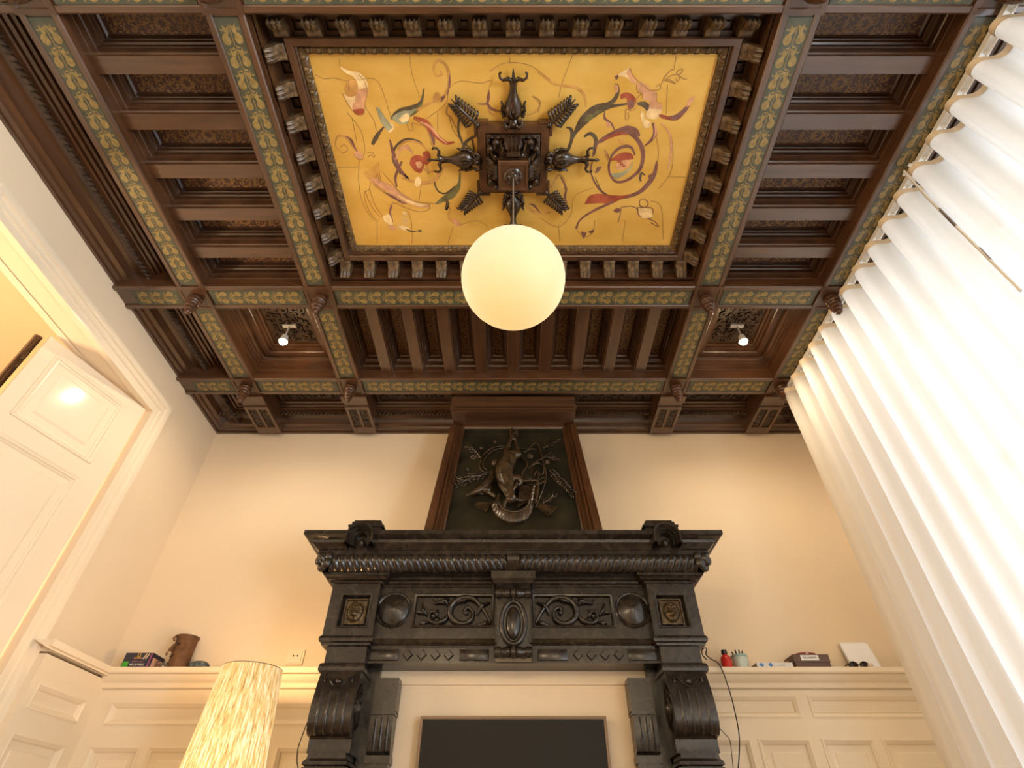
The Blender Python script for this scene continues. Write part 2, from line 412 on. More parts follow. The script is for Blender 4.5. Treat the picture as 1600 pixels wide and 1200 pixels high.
for k, (x0, x1) in enumerate(((XS[0]+LW, XS[1]-LW), (XS[2]+LW, XS[3]-LW))):
    y0, y1 = 2.106, 2.731
    m = MB(); m.rect_sweep(x0, x1, y0, y1, [(p, H+z) for p, z in COR]); m.build('coffer_moulding', wood, ceiling)
    m = MB(); m.box(x0+.138, x1-.138, y0+.138, y1-.138, H+.222, H+.24)
    o = m.build('carved_panel', carved, ceiling)
    m = MB(); cx, cy = (x0+x1)/2, (y0+y1)/2
    scrolls(m, lambda x, y, h: (cx+x, cy+y, H+.222-h), x1-x0-.30, y1-y0-.30, 20+k, .010)
    m.build('carving', carved, o, smooth=60, kind='stuff')
# ---- perimeter cornice
COR_P = [(0, .026), (.018, .026), (.020, .040), (.040, .046), (.046, .062), (.066, .074), (.072, .094), (.085, .116), (.105, .128), (.130, .128), (.150, .116), (.158, .100),
         (.163, .092), (.197, .092), (.200, .108), (.212, .110), (.216, .124), (.232, .128), (.236, .142), (.250, .146), (.254, .165)]
def cornice(side, gap):
    p = COR_P; m = MB()
    if side == 'left': f = lambda o, z, s: (-XW+o, s, H+z); a0, a1 = -1.2, YB
    elif side == 'right': f = lambda o, z, s: (XW-o, s, H+z); a0, a1 = -1.2, YB
    else: f = lambda o, z, s: (s, YB-o, H+z); a0, a1 = -XW, XW
    m.path_sweep([[f(o, z, a0+o if side == 'back' else a0) for o, z in p], [f(o, z, a1-o) for o, z in p]], False)
    o_ = m.build('cornice', wood_x if side == 'back' else wood_y, ceiling, smooth=28)
    m = MB(); m.add([f(.254, .165, a0), f(gap, .165, a0), f(gap, .165, a1), f(.254, .165, a1)], [(0, 1, 2, 3)]); m.build('frieze', carved, o_)
    m = MB(); n = int((a1-a0)/.030)                 # twisted leaf bead
    for i in range(n):
        s = a0+(i+.5)*(a1-a0)/n
        if side != 'back' and s < .3: continue
        m.tube([f(.166, .094, s-.018), f(.176, .080, s-.006), f(.186, .080, s+.008), f(.196, .094, s+.020)], [.005, .0095, .0095, .004], 5)
    m.build('carved_bead', carved, o_, smooth=60, kind='stuff')
    m = MB()                                         # carved frieze pieces: framed carved panels
    spans = [(2.92, 3.10), (2.12, 2.72), (1.30, 1.90), (.64, 1.24)] if side != 'back' else [(XS[0]+.13, XS[1]-.13), (XS[1]+.13, -.50), (.50, XS[2]-.13), (XS[2]+.13, XS[3]-.13)]
    w0, w1 = .262, gap-.012
    for k, (s0, s1) in enumerate(spans):
        for (sa, sb) in ((s0-.03, s0-.004), (s1+.004, s1+.03)):
            m2 = [f(oo, zz, s) for s in (sa, sb) for oo, zz in ((w0-.008, .165), (w0-.008, .150), (gap, .150), (gap, .165))]
            m.add(m2, [(0, 1, 2, 3), (7, 6, 5, 4), (0, 4, 5, 1), (1, 5, 6, 2), (2, 6, 7, 3)])
        sc_, oc = (s0+s1)/2, (w0+w1)/2
        scrolls(m, lambda x, y, h: f(oc+y, .165-h, sc_+x), s1-s0-.02, w1-w0, 40+k, .009, .75)
    m.build('frieze_carving', carved, o_, smooth=60, kind='stuff')
cornice('left', XW+XS[0]-LW+.004); cornice('right', XW-XS[3]-LW+.004); cornice('back', YB-2.900+.004)
# ---- beam-end brackets between the last cross beam and the back wall
for x in XS:
    m = MB(); hw = .088
    m.box(x-hw, x+hw, 2.9, 3.335, H-.002, H+.2)
    o = m.build('bracket', wood_y, ceiling)
    m = MB(); m.box(x-hw-.004, x+hw+.004, 2.9, 2.965, H-.020, H+.02); m.box(x-hw+.004, x+hw-.004, 2.965, 3.0, H-.012, H+.0); m.build('bracket_step', wood_x, o)
    m = MB()
    m.box(x-hw, x+hw, 3.015, 3.05, H-.016, H-.002); m.box(x-hw, x+hw, 3.262, 3.335, H-.016, H-.002)
    m.box(x-hw, x-hw+.020, 3.05, 3.262, H-.016, H-.002); m.box(x+hw-.020, x+hw, 3.05, 3.262, H-.016, H-.002); m.box(x-.010, x+.010, 3.05, 3.262, H-.014, H-.002)
    m.build('bracket_frame', wood_y, o)
    for sg in (-1, 1):
        m = MB(); m.box(x+sg*.039-.026, x+sg*.039+.026, 3.054, 3.258, H-.006, H-.002)
        scrolls(m, lambda a, q, h: (x+sg*.039+a, 3.156+q, H-.006-h), .042, .19, 60+sg, .006, 1.0)
        m.build('carved_leaf_panel', carved, o, smooth=60)
# ---- the great central coffer: modillions, little square coffers, frame, gilt painted panel
X0, X1, Y0, Y1 = XS[1]+LW, XS[2]-LW, .596, 1.937
ZS = H+.150                                # soffit that carries the modillions
m = MB(); m.rect_sweep(X0, X1, Y0, Y1, [(0, H+.06), (0, H+.070), (.012, H+.075), (.016, H+.095), (.012, H+.100), (.012, H+.15)]); m.build('coffer_moulding', wood, ceiling, smooth=40)
QY0, QY1 = Y0+.020, Y1-.020
m = MB(); m.box(X0, X1, Y0+.010, QY0+.014, ZS-.03, ZS+.01); m.box(X0, X1, QY1-.014, Y1-.010, ZS-.03, ZS+.01); m.build('bed_moulding', wood_x, ceiling)
IN0, IN1 = .012, .088                      # soffit strip
m = MB(); m.rect_sweep(X0, X1, QY0, QY1, [(IN1, ZS+.03), (IN1, ZS-.045), (IN1+.004, ZS-.05), (IN1+.030, ZS-.05), (IN1+.034, ZS-.044), (IN1+.034, ZS-.022), (IN1+.040, ZS-.018)])
frame = m.build('panel_frame', wood, ceiling)
m = MB(); E0 = IN1+.040
m.rect_sweep(X0, X1, QY0, QY1, [(E0, ZS-.018), (E0+.006, ZS-.024), (E0+.018, ZS-.022), (E0+.030, ZS-.010), (E0+.034, ZS+.002)])
egg = m.build('carved_moulding', bronze_mould, ceiling, smooth=50)
m = MB(); EX0, EX1, EY0, EY1 = X0+E0+.017, X1-E0-.017, QY0+E0+.017, QY1-E0-.017
def along_rect(x0, x1, y0, y1, step):
    out = []
    for (ax, ay, bx, by) in ((x0, y0, x1, y0), (x1, y0, x1, y1), (x1, y1, x0, y1), (x0, y1, x0, y0)):
        L = math.hypot(bx-ax, by-ay); n = round(L/step)
        for i in range(n):
            t = (i+.5)/n; out.append((ax+(bx-ax)*t, ay+(by-ay)*t, (bx-ax)/L, (by-ay)/L))
    return out
for (x, y, tx, ty) in along_rect(EX0, EX1, EY0, EY1, .048):
    nx_, ny_ = -ty, tx
    for sg in (-1, 1):
        m.tube([(x+tx*sg*.021+nx_*-.014, y+ty*sg*.021+ny_*-.014, ZS-.024), (x+tx*sg*.018+nx_*0, y+ty*sg*.018+ny_*0, ZS-.022), (x+tx*sg*.009+nx_*.012, y+ty*sg*.009+ny_*.012, ZS-.012), (x+nx_*.016, y+ny_*.016, ZS-.006)], [.003, .0042, .004, .002], 5)
    m.ell((x-nx_*.003, y-ny_*.003, ZS-.021), (.011 if abs(tx) > .5 else .013, .013 if abs(tx) > .5 else .011, .007), 8, 5)
m.build('egg_and_leaf_carving', bronze_mould, egg, smooth=60, kind='stuff')
ZP = ZS+.004
PX0, PX1, PY0, PY1 = X0+E0+.034, X1-E0-.034, QY0+E0+.034, QY1-E0-.034
m = MB(); m.box(PX0-.004, PX1+.004, PY0-.004, PY1+.004, ZP, ZP+.02); gilt = m.build('gilt_panel', gold, ceiling)
m = MB(); m.rect_sweep(PX0, PX1, PY0, PY1, [(0, ZP+.001), (0, ZP-.004), (.006, ZP-.004), (.006, ZP+.001)]); m.build('gilt_fillet', gilt_line, gilt)
# modules (local frame: x along the side, y inward, z up from the soffit)
MW = .137
def module(L):
    m = MB(); D = IN1-IN0; hw, h0, h1 = .026, .018, .062
    m.add([(-L/2, 0, 0), (L/2, 0, 0), (L/2, D, 0), (-L/2, D, 0), (-hw, h0, 0), (hw, h0, 0), (hw, h1, 0), (-hw, h1, 0)], [(0, 1, 5, 4), (1, 2, 6, 5), (2, 3, 7, 6), (3, 0, 4, 7)])
    m.rect_sweep(-hw, hw, h0, h1, [(0, 0), (.001, .022), (.009, .022), (.013, .010)], cap=True)
    return m.mesh('square_coffer', [wood])
def modillion():
    m = MB(); n = 8
    prof = [(.002, -.002), (.002, -.098), (.010, -.104), (.022, -.098), (.034, -.080), (.044, -.060), (.051, -.048), (.060, -.048), (.068, -.046), (.075, -.038), (.077, -.020), (.077, 0)]
    secs = []
    for i in range(n+1):
        t = i/n; x = (t-.5)*.058; ridge = (.004 if i % 2 else -.001) + .006*(1-abs(2*t-1))
        secs.append([(x*(1 if k < 6 else 1.08), y, z - (ridge if 1 <= k <= 5 else ridge*.5 if k < 10 else 0)) for k, (y, z) in enumerate(prof)])
    m.path_sweep(secs, True)
    for sg in (-1, 0, 1):                       # turned-over leaf tip
        m.tube([(sg*.017, .040, -.074), (sg*.018, .024, -.100), (sg*.019, .008, -.108), (sg*.018, -.004, -.098)], [.004, .0075, .008, .003], 6)
    return m.mesh('modillion', [gilded], 35)
mod_me = modillion()
def run(ax, ay, bx, by, n, first_mod):
    L = math.hypot(bx-ax, by-ay); tx, ty = (bx-ax)/L, (by-ay)/L; rz = math.atan2(ty, tx); st = L/n
    me = module(st)
    for i in range(n):
        t = (i+.5)*st
        place(me, 'square_coffer', ceiling, (ax+tx*t, ay+ty*t, ZS), rz)
    for i in range(n+1):
        if i in (0, n) and not first_mod: continue
        t = i*st
        place(mod_me, 'modillion', ceiling, (ax+tx*t, ay+ty*t, ZS), rz)
a = IN0
run(X0+a+.073, QY0+a, X1-a-.073, QY0+a, 14, True)
run(X1-a-.073, QY1-a, X0+a+.073, QY1-a, 14, True)
run(X1-a, .757, X1-a, 1.800, 7, True)
run(X0+a, 1.800, X0+a, .757, 7, True)
m = MB()
for (xa, xb, ya, yb) in ((X0+a, X0+a+.08, QY0+a, QY0+a+.115), (X1-a-.08, X1-a, QY0+a, QY0+a+.115), (X0+a, X0+a+.08, QY1-a-.10, QY1-a), (X1-a-.08, X1-a, QY1-a-.10, QY1-a)):
    m.box(xa, xb, ya, yb, ZS, ZS+.01)
m.build('corner_soffit', wood, ceiling)

q_ = on_y(445, 666, 3.372)
m = MB(); m.box(q_.x-.028, q_.x+.028, 3.356, 3.360, q_.z-.008, q_.z+.006); m.build('paper_sticker', mat('cream_paper', (0.75, 0.68, 0.52), .7), ceiling, label='small cream paper sticker on the cornice')
# ================================================================= LEFT DOORWAY, DOOR LEAF, WAINSCOT, WINDOW
m = MB()
AP = [(-.004, -.03), (-.004, .012), (.014, .018), (.036, .018), (.040, .026), (.050, .026), (.054, .020), (.074, .022), (.080, .034), (.094, .040), (.108, .040), (.112, .030), (.112, -.01)]
m.path_sweep([[(-XW+p, DY1+o, -1.2) for o, p in AP], [(-XW+p, DY1+o, DZ+o) for o, p in AP], [(-XW+p, DY0-o, DZ+o) for o, p in AP], [(-XW+p, DY0-o, -1.2) for o, p in AP]])
structure(m, 'trim_1', cream, 40)
m = MB()
m.path_sweep([[(-XW-.17-p, DY1+o, -1.2) for o, p in AP], [(-XW-.17-p, DY1+o, DZ+o) for o, p in AP], [(-XW-.17-p, DY0-o, DZ+o) for o, p in AP], [(-XW-.17-p, DY0-o, -1.2) for o, p in AP]])
structure(m, 'trim_2', cream, 40)
HG = Vector((-2.352, 2.652, 0)); DD = Vector((-.288, -.958, 0)).normalized(); DN = Vector((DD.y*-1, DD.x, 0))
def leaf(s, z, h): return HG + DD*s + DN*h + Vector((0, 0, z))
def lbox(m, s0, s1, z0, z1, h0, h1):
    q = [leaf(s, z, h) for z in (z0, z1) for s, h in ((s0, h0), (s1, h0), (s1, h1), (s0, h1))]
    m.add(q, [(0, 3, 2, 1), (4, 5, 6, 7), (0, 1, 5, 4), (1, 2, 6, 5), (2, 3, 7, 6), (3, 0, 4, 7)])
m = MB(); LT = 2.163
lbox(m, 0, .668, -1.19, LT, -.042, -.016)
for (s0, s1, z0, z1) in ((0, .112, -1.19, LT), (.588, .668, -1.19, LT), (.112, .588, 2.106, LT), (.112, .588, 1.585, 1.678), (.112, .588, .10, .22), (.112, .588, -1.19, -1.0)):
    lbox(m, s0, s1, z0, z1, -.016, 0)
door = structure(m, 'door_1', cream, piv=(HG.x, HG.y, -1.19))
PM = [(0, -.002), (0, .006), (.008, .008), (.018, .002), (.024, .002), (.028, -.006), (.036, -.008), (.040, -.014), (.075, -.014), (.088, -.006)]
for (z0, z1) in ((1.678, 2.106), (.22, 1.585), (-1.0, .10)):
    m = MB(); m.rect_sweep(.112, .588, z0, z1, PM, cap=True, axes=lambda a, b_, h: leaf(a, b_, h)); m.build('door_panel', cream, door, smooth=30)
m = MB(); lbox(m, .668, .676, -1.19, LT, -.040, 0); m.build('edge_lipping', mat('yellowed_edge_paint', (0.70, 0.52, 0.28), .4), door)
m = MB(); lbox(m, .640, .690, -1.19, LT+.004, -.095, -.062); lbox(m, .690, .700, -1.19, LT+.004, -.088, -.068); lbox(m, .60, .64, -1.19, LT, -.08, -.06); m.build('astragal', wood_z, door, label='brown wooden meeting moulding on the back of the door edge')
m = MB(); lbox(m, .60, .672, -1.19, LT-.002, -.062, -.041); m.build('rebate', mat('rebate_shadow_tone', (0.015, 0.010, 0.007), .6), door)  # near-black colour paints the shadow between leaf and astragal
m = MB(); lbox(m, .672, .690, 1.985, 2.01, -.064, -.044); lbox(m, .676, .684, 1.93, 2.06, -.058, -.050); m.build('bolt', brass, door)
# ---- wainscot (cream panelling with a display ledge)
LEDGE = [(.005, .715), (.020, .720), (.024, .742), (.040, .752), (.052, .770), (.056, .778), (.078, .780), (.082, .786), (.082, .8087), (-.09, .8087)]
def wainscot(name, org, du, dn, L, rows, first, ledge_out=.065, dz=0.0):
    """org = start on the panel face, du = along, dn = out of the wall; rows = [(z0, z1, [(a, b) panel spans])]"""
    P = lambda a, z, h: org + du*a + dn*h + Vector((0, 0, z))
    m = MB()
    def bx(a0, a1, z0, z1, h0, h1):
        q = [P(a, z, h) for z in (z0, z1) for a, h in ((a0, h0), (a1, h0), (a1, h1), (a0, h1))]
        m.add(q, [(0, 3, 2, 1), (4, 5, 6, 7), (0, 1, 5, 4), (1, 2, 6, 5), (2, 3, 7, 6), (3, 0, 4, 7)])
    bx(0, L, -1.2, .76, -.07, -.018)
    zs = sorted(set([-1.2, .76+0*dz]+[z for r in rows for z in r[:2]]))
    cov = []
    for (z0, z1, sp) in rows:
        e = [0]+[q for s in sp for q in s]+[L]
        for i in range(0, len(e), 2):
            if e[i+1]-e[i] > .002: bx(e[i], e[i+1], z0, z1, -.018, 0)
        cov.append((z0, z1))
    cov.sort(); zz = -1.2
    for z0, z1 in cov: bx(0, L, zz, z0, -.018, 0); zz = z1
    bx(0, L, zz, .76, -.018, 0)
    o = structure(m, name, cream, piv=tuple(org))
    for (z0, z1, sp) in rows:
        for (a, c_) in sp:
            m = MB(); m.rect_sweep(a, c_, z0, z1, [(0, 0), (0, .004), (.006, .006), (.016, -.002), (.020, -.004), (.026, -.014), (.030, -.016)] + ([(.055, -.016), (.062, -.011)] if z1-z0 > .2 else []), cap=True, axes=lambda a_, b_, h: P(a_, b_, h))
            m.build('wainscot_panel', cream, o, smooth=30)
    return o, P
zl = .8087
RL = lambda dz, s1, s2: [(.582+dz, .686+dz, s1), (-.55, .486+dz, s2)]
# back wall, left of the fireplace (a = 0 at the corner)
Lb = 2.20-.86
o, P = wainscot('trim_3', Vector((-2.262, 3.315, 0)), Vector((1, 0, 0)), Vector((0, -1, 0)), 1.40, RL(-.034, [(.085, .655), (.715, 1.36)], [(.075, .335), (.375, .655), (.715, 1.00), (1.04, 1.36)]), 0)
m = MB(); m.path_sweep([[(-2.262-.002, 3.315-q, z) for q, z in LEDGE], [(-.86, 3.315-q, z) for q, z in LEDGE]]); m.build('ledge', cream, o, smooth=30)
m = MB(); m.box(-2.34, -.86, 3.30, 3.40, .77, zl); m.build('ledge_top', cream, o)
o, P = wainscot('trim_4', Vector((.86, 3.315, 0)), Vector((1, 0, 0)), Vector((0, -1, 0)), 1.47, RL(0, [(.04, .685), (.745, 1.39)], [(.04, .375), (.415, .685), (.745, 1.02), (1.06, 1.39)]), 0)
m = MB(); m.path_sweep([[(.86, 3.315-q, z) for q, z in LEDGE], [(2.34, 3.315-q, z) for q, z in LEDGE]]); m.build('ledge', cream, o, smooth=30)
m = MB(); m.box(.86, 2.34, 3.30, 3.40, .77, zl); m.build('ledge_top', cream, o)
o, P = wainscot('trim_5', Vector((-2.262, 2.80, 0)), Vector((0, 1, 0)), Vector((1, 0, 0)), .515, RL(-.042, [(.05, .43)], [(.05, .43)]), 0)
m = MB(); m.path_sweep([[(-2.262+q*.6, 2.745, z) for q, z in LEDGE[4:]], [(-2.262+q*.6, 3.262, z) for q, z in LEDGE[4:]]]); m.build('ledge', cream, o, smooth=30)
m = MB(); m.box(-2.34, -2.25, 2.80, 3.3, .77, zl); m.build('ledge_top', cream, o)
# next room: simple panel mouldings on its far wall
m = MB()
for (y0, y1) in ((1.5, 2.2), (2.35, 3.2)):
    for (z0, z1) in ((.2, 1.55), (1.7, 2.5)):
        m.rect_sweep(y0, y1, z0, z1, [(0, 0), (0, .018), (.03, .022), (.045, 0)], axes=lambda a, b_, h: (-4.15+h, a, b_))
structure(m, 'trim_6', plaster)
# window behind the curtains
gl = bpy.data.materials.new('window_glass'); gl.use_nodes = True; nt = gl.node_tree; nt.nodes.clear()
ot = nt.nodes.new('ShaderNodeOutputMaterial'); mx = nt.nodes.new('ShaderNodeMixShader'); tr = nt.nodes.new('ShaderNodeBsdfTransparent'); gs = nt.nodes.new('ShaderNodeBsdfGlossy')
gs.inputs['Roughness'].default_value = .02; mx.inputs[0].default_value = .06
nt.links.new(tr.outputs[0], mx.inputs[1]); nt.links.new(gs.outputs[0], mx.inputs[2]); nt.links.new(mx.outputs[0], ot.inputs[0])
m = MB()
fr = .07
m.box(XW+.06, XW+.12, WY0, WY1, WZ0, WZ0+fr); m.box(XW+.06, XW+.12, WY0, WY1, WZ1-fr, WZ1)
for y in (WY0, (WY0+WY1)/2-fr/2, WY1-fr): m.box(XW+.06, XW+.12, y, y+fr, WZ0+fr, WZ1-fr)
m.box(XW+.06, XW+.12, WY0+fr, WY1-fr, 1.45, 1.45+.06)
win = structure(m, 'window_1', cream, piv=(XW+.09, (WY0+WY1)/2, WZ0))
for (y0, y1) in ((WY0+fr, (WY0+WY1)/2-fr/2), ((WY0+WY1)/2+fr/2, WY1-fr)):
    for (z0, z1) in ((WZ0+fr, 1.45), (1.51, WZ1-fr)):
        m = MB(); m.box(XW+.085, XW+.091, y0, y1, z0, z1); m.build('pane', gl, win)
# ================================================================= CURTAINS, RAIL, WAND
cu = bpy.data.materials.new('white_curtain_cloth'); cu.use_nodes = True; nt = cu.node_tree; nt.nodes.clear()
ot = nt.nodes.new('ShaderNodeOutputMaterial'); mx = nt.nodes.new('ShaderNodeMixShader'); df = nt.nodes.new('ShaderNodeBsdfDiffuse'); tl = nt.nodes.new('ShaderNodeBsdfTranslucent')
df.inputs[0].default_value = (.90, .87, .82, 1); tl.inputs[0].default_value = (.96, .955, .94, 1); mx.inputs[0].default_value = .52
sh = nt.nodes.new('ShaderNodeMixShader'); tp = nt.nodes.new('ShaderNodeBsdfTransparent'); sh.inputs[0].default_value = .12     # open sheer weave
nt.links.new(df.outputs[0], mx.inputs[1]); nt.links.new(tl.outputs[0], mx.inputs[2]); nt.links.new(mx.outputs[0], sh.inputs[1]); nt.links.new(tp.outputs[0], sh.inputs[2]); nt.links.new(sh.outputs[0], ot.inputs[0])
tape = mat('cream_heading_tape', (0.78, 0.66, 0.50), .9)
PER = .1455; CX = 1.932
def wave(y, z, ph):
    q = 2*math.pi*(y-ph)/PER
    a = .056 if z > 2.3 else .056-.018*min(1, (2.3-z)/.8)+.006*math.sin(y*3.1)*(2.3-z)/3
    sway = .006*math.sin(3*z+y*9)*(2.46-z)/2
    return (CX - a*math.cos(q) + sway, y + .0105*math.sin(2*q) + max(0, y-1.25)*(2.452-z)*.022, z)
def curtain(name, y0, y1, ph, label):
    zt, zb = 2.452, -1.185; n = int((y1-y0)/PER*20)
    m = MB(); zl_ = [zt-.034, 2.0, 1.5, 1.0, .5, 0, -.5, zb]
    m.grid(n, 24, lambda u, v: wave(y0+(y1-y0)*u, zt-.034+(zb-zt+.034)*v, ph))
    o = m.build(name, cu, piv=(CX, (y0+y1)/2, zb), smooth=180); tag(o, label, 'curtain')
    m = MB()
    for off in (0, .003):
        m.grid(n, 1, lambda u, v: (lambda p: (p[0]-off, p[1], p[2]))(wave(y0+(y1-y0)*u, zt-.036*v, ph)))
    m.build('heading_tape', tape, o, smooth=180)
    return o
curtain('curtain', 1.246, 2.795, 2.792-19*PER, 'white floor-length ripple-fold curtain hanging beside the fireplace end of the window')
curtain('curtain', -.35, 1.222, .038, 'white floor-length ripple-fold curtain hanging nearest the viewer, past the pull wand')
rail = MB()
rail.box(CX-.016, CX+.016, -.35, 2.80, 2.474, 2.498); rail.box(CX-.020, CX-.012, -.35, 2.80, 2.468, 2.476); rail.box(CX+.012, CX+.020, -.35, 2.80, 2.468, 2.476)
ro = rail.build('curtain_rail', white_pl, piv=(CX, 1.2, 2.498)); tag(ro, 'white ceiling-mounted curtain rail under the painted beam', 'curtain rail')
m = MB()
for i in range(22):
    y = -.3+i*PER; m.box(CX-.006, CX+.006, y-.006, y+.006, 2.455, 2.470)
m.build('glider', white_pl, ro, kind='stuff')
for y in (1.19, 1.235): m = MB(); m.box(CX-.04, CX-.012, y-.012, y+.012, 2.456, 2.476); m.box(CX-.06, CX-.04, y-.006, y+.006, 2.458, 2.468); m.build('rail_connector', white_pl, ro)
m = MB(); m.tube([(1.858, 1.215, 2.45), (1.850, 1.22, 2.2), (1.846, 1.22, 1.55)], [.0055, .0055, .0055], 8)
wa = m.build('curtain_wand', white_pl, piv=(1.858, 1.215, 2.45), smooth=60); tag(wa, 'thin white pull wand hanging where the two curtains meet', 'curtain wand')
for (z0, z1) in ((2.12, 1.98), (1.82, 1.74)):
    m = MB(); m.tube([(1.8505, 1.2195, z0), (1.8485, 1.2195, z1)], .0062, 8); m.build('grip_sleeve', mat('grey_metal', (0.30, 0.27, 0.25), .3, metal=.6), wa, label='grey sleeve')
# ================================================================= TELEVISION, LAMPS
m = MB(); TY = 2.905
m.box(-.43, .43, TY, 2.948, .02, .511)
tv = m.build('television', black, piv=(0, 2.948, .02)); tag(tv, 'flat black television mounted inside the fireplace opening', 'television')
m = MB(); m.rect_sweep(-.434, .434, .016, .515, [(0, TY+.01), (0, TY-.006), (.012, TY-.006), (.013, TY+.001)], axes=lambda a, b_, h: (a, h, b_)); m.build('bezel', mat('bronze_bezel', (0.16, 0.10, 0.06), .35, metal=.3), tv)
m = MB(); m.box(-.42, .42, TY-.001, TY+.002, .03, .500); m.build('screen', mat('dark_screen', (0.006, 0.005, 0.004), .45, spec=.25), tv)
def emission(name, fn):
    mm = bpy.data.materials.new(name); mm.use_nodes = True; fn(mm.node_tree, mm.node_tree.nodes['Principled BSDF']); return mm
def globe_nodes(nt, b_):
    tc = nt.nodes.new('ShaderNodeTexCoord'); sp = nt.nodes.new('ShaderNodeSeparateXYZ'); r = nt.nodes.new('ShaderNodeValToRGB')
    mr = nt.nodes.new('ShaderNodeMapRange'); mr.inputs['From Min'].default_value = -.2; mr.inputs['From Max'].default_value = .2
    nt.links.new(tc.outputs['Object'], sp.inputs[0]); nt.links.new(sp.outputs['Z'], mr.inputs['Value']); nt.links.new(mr.outputs[0], r.inputs[0])
    r.color_ramp.elements[0].color = (.88, .56, .20, 1); r.color_ramp.elements[0].position = .0
    r.color_ramp.elements[1].color = (.92, .74, .45, 1); r.color_ramp.elements[1].position = .55
    nt.links.new(r.outputs[0], b_.inputs['Emission Color']); b_.inputs['Emission Strength'].default_value = 0.94
    b_.inputs['Base Color'].default_value = (.22, .18, .12, 1); b_.inputs['Roughness'].default_value = .6
GC = (0.0, 1.237, 1.647)
pend = empty('pendant_lamp', (0, 1.237, GC[2]), 'large warm white glass globe hanging from the gilt ceiling panel', 'pendant lamp')
m = MB(); m.ell(GC, (.196, .196, .196), 48, 28); m.build('globe', emission('opal_globe_glass', globe_nodes), pend, smooth=180)
m = MB(); m.lathe([(.030, GC[2]+.190), (.034, GC[2]+.196), (.030, GC[2]+.225), (.012, GC[2]+.235), (.005, GC[2]+.25)], (0, 1.237, 0), 16); m.build('gallery', brass, pend, smooth=40)
m = MB(); m.tube([(0, 1.237, GC[2]+.24), (0, 1.237, 2.425)], .0035, 8); m.build('cord', mat('grey_flex', (0.20, 0.17, 0.14), .5), pend)
for (x, lab) in ((-1.515, 'small bright spotlight in the square coffer left of the fireplace'), (1.515, 'small bright spotlight in the square coffer beside the curtain')):
    sy, sz = 2.43, 2.555
    s_ = empty('spotlight', (x, sy, H+.222), lab, 'spotlight')
    m = MB(); m.box(x-.045, x+.045, sy-.014, sy+.014, H+.205, H+.2215); m.build('mounting_bar', white_pl, s_)
    m = MB(); m.tube([(x, sy, H+.206), (x, sy, sz+.06)], .006, 8); m.build('stem', white_pl, s_)
    m = MB(); m.lathe([(.010, sz+.062), (.020, sz+.055), (.026, sz+.02), (.030, sz+.004), (.024, sz+.004), (.022, sz+.012)], (x, sy, 0), 16); m.build('reflector', white_pl, s_, smooth=40)
    def bn(nt, b_): b_.inputs['Emission Color'].default_value = (1, .86, .62, 1); b_.inputs['Emission Strength'].default_value = 30
    m = MB(); m.ell((x, sy, sz), (.024, .024, .022), 16, 10); m.build('bulb', emission('spot_bulb', bn), s_, smooth=180)
    light('spot_beam', 'SPOT', (x, sy, sz-.035), 29, (1.0, 0.80, 0.55), .02, spread=165)
    light('spot_spill', 'POINT', (x, sy, sz-.035), 2.0, WARM, .02)
# floor lamp with a tall fibre shade
LX, LY = -1.262, 2.85
fl = empty('floor_lamp', (LX, LY, -1.2), 'tall glowing floor lamp with a tapering fibre shade', 'floor lamp')
def shade_nodes(nt, b_):
    tc = nt.nodes.new('ShaderNodeTexCoord'); mp = nt.nodes.new('ShaderNodeMapping'); mp.inputs['Scale'].default_value = (130, 130, 9)
    nz = nt.nodes.new('ShaderNodeTexNoise'); nz.inputs['Scale'].default_value = 1; nz.inputs['Detail'].default_value = 6; nz.inputs['Roughness'].default_value = .65
    nt.links.new(tc.outputs['Object'], mp.inputs[0]); nt.links.new(mp.outputs[0], nz.inputs[0])
    r = nt.nodes.new('ShaderNodeValToRGB'); e = r.color_ramp.elements
    e[0].position = .34; e[0].color = (.22, .09, .02, 1); e[1].position = .64; e[1].color = (1, .86, .58, 1)
    k = e.new(.49); k.color = (.82, .48, .15, 1)
    nt.links.new(nz.outputs[0], r.inputs[0])
    sp = nt.nodes.new('ShaderNodeSeparateXYZ'); nt.links.new(tc.outputs['Object'], sp.inputs[0])
    g = nt.nodes.new('ShaderNodeMapRange'); g.inputs['From Min'].default_value = 1.9; g.inputs['From Max'].default_value = 1.35; g.inputs['To Min'].default_value = .80; g.inputs['To Max'].default_value = 1.35
    nt.links.new(sp.outputs['Z'], g.inputs['Value'])
    nt.links.new(r.outputs[0], b_.inputs['Emission Color']); nt.links.new(g.outputs[0], b_.inputs['Emission Strength'])
    b_.inputs['Base Color'].default_value = (.35, .24, .10, 1); b_.inputs['Roughness'].default_value = .8
m = MB(); m.lathe([(.137, .702), (.139, .702), (.172, .31), (.205, -.10), (.203, -.10), (.170, .31), (.135, .700)], (LX, LY, 0), 40)
m.build('lamp_shade', emission('fibre_lamp_shade', shade_nodes), fl, smooth=50)
m = MB(); m.tube([(LX+.137*math.cos(a_*math.pi/20), LY+.137*math.sin(a_*math.pi/20), .702) for a_ in range(41)], .0025, 6); m.build('shade_rim', mat('brown_rim', (.12, .06, .02), .6), fl)
m = MB(); m.tube([(LX, LY, -1.17), (LX, LY, .25)], .012, 10); m.build('pole', black, fl)
m = MB(); m.lathe([(.17, -1.2), (.17, -1.18), (.16, -1.172), (.02, -1.165), (0, -1.165)], (LX, LY, 0), 32); m.build('base', black, fl, smooth=40)
light('floor_lamp_bulb', 'POINT', (LX, LY, .675), 46, (1, .60, .27), .06)
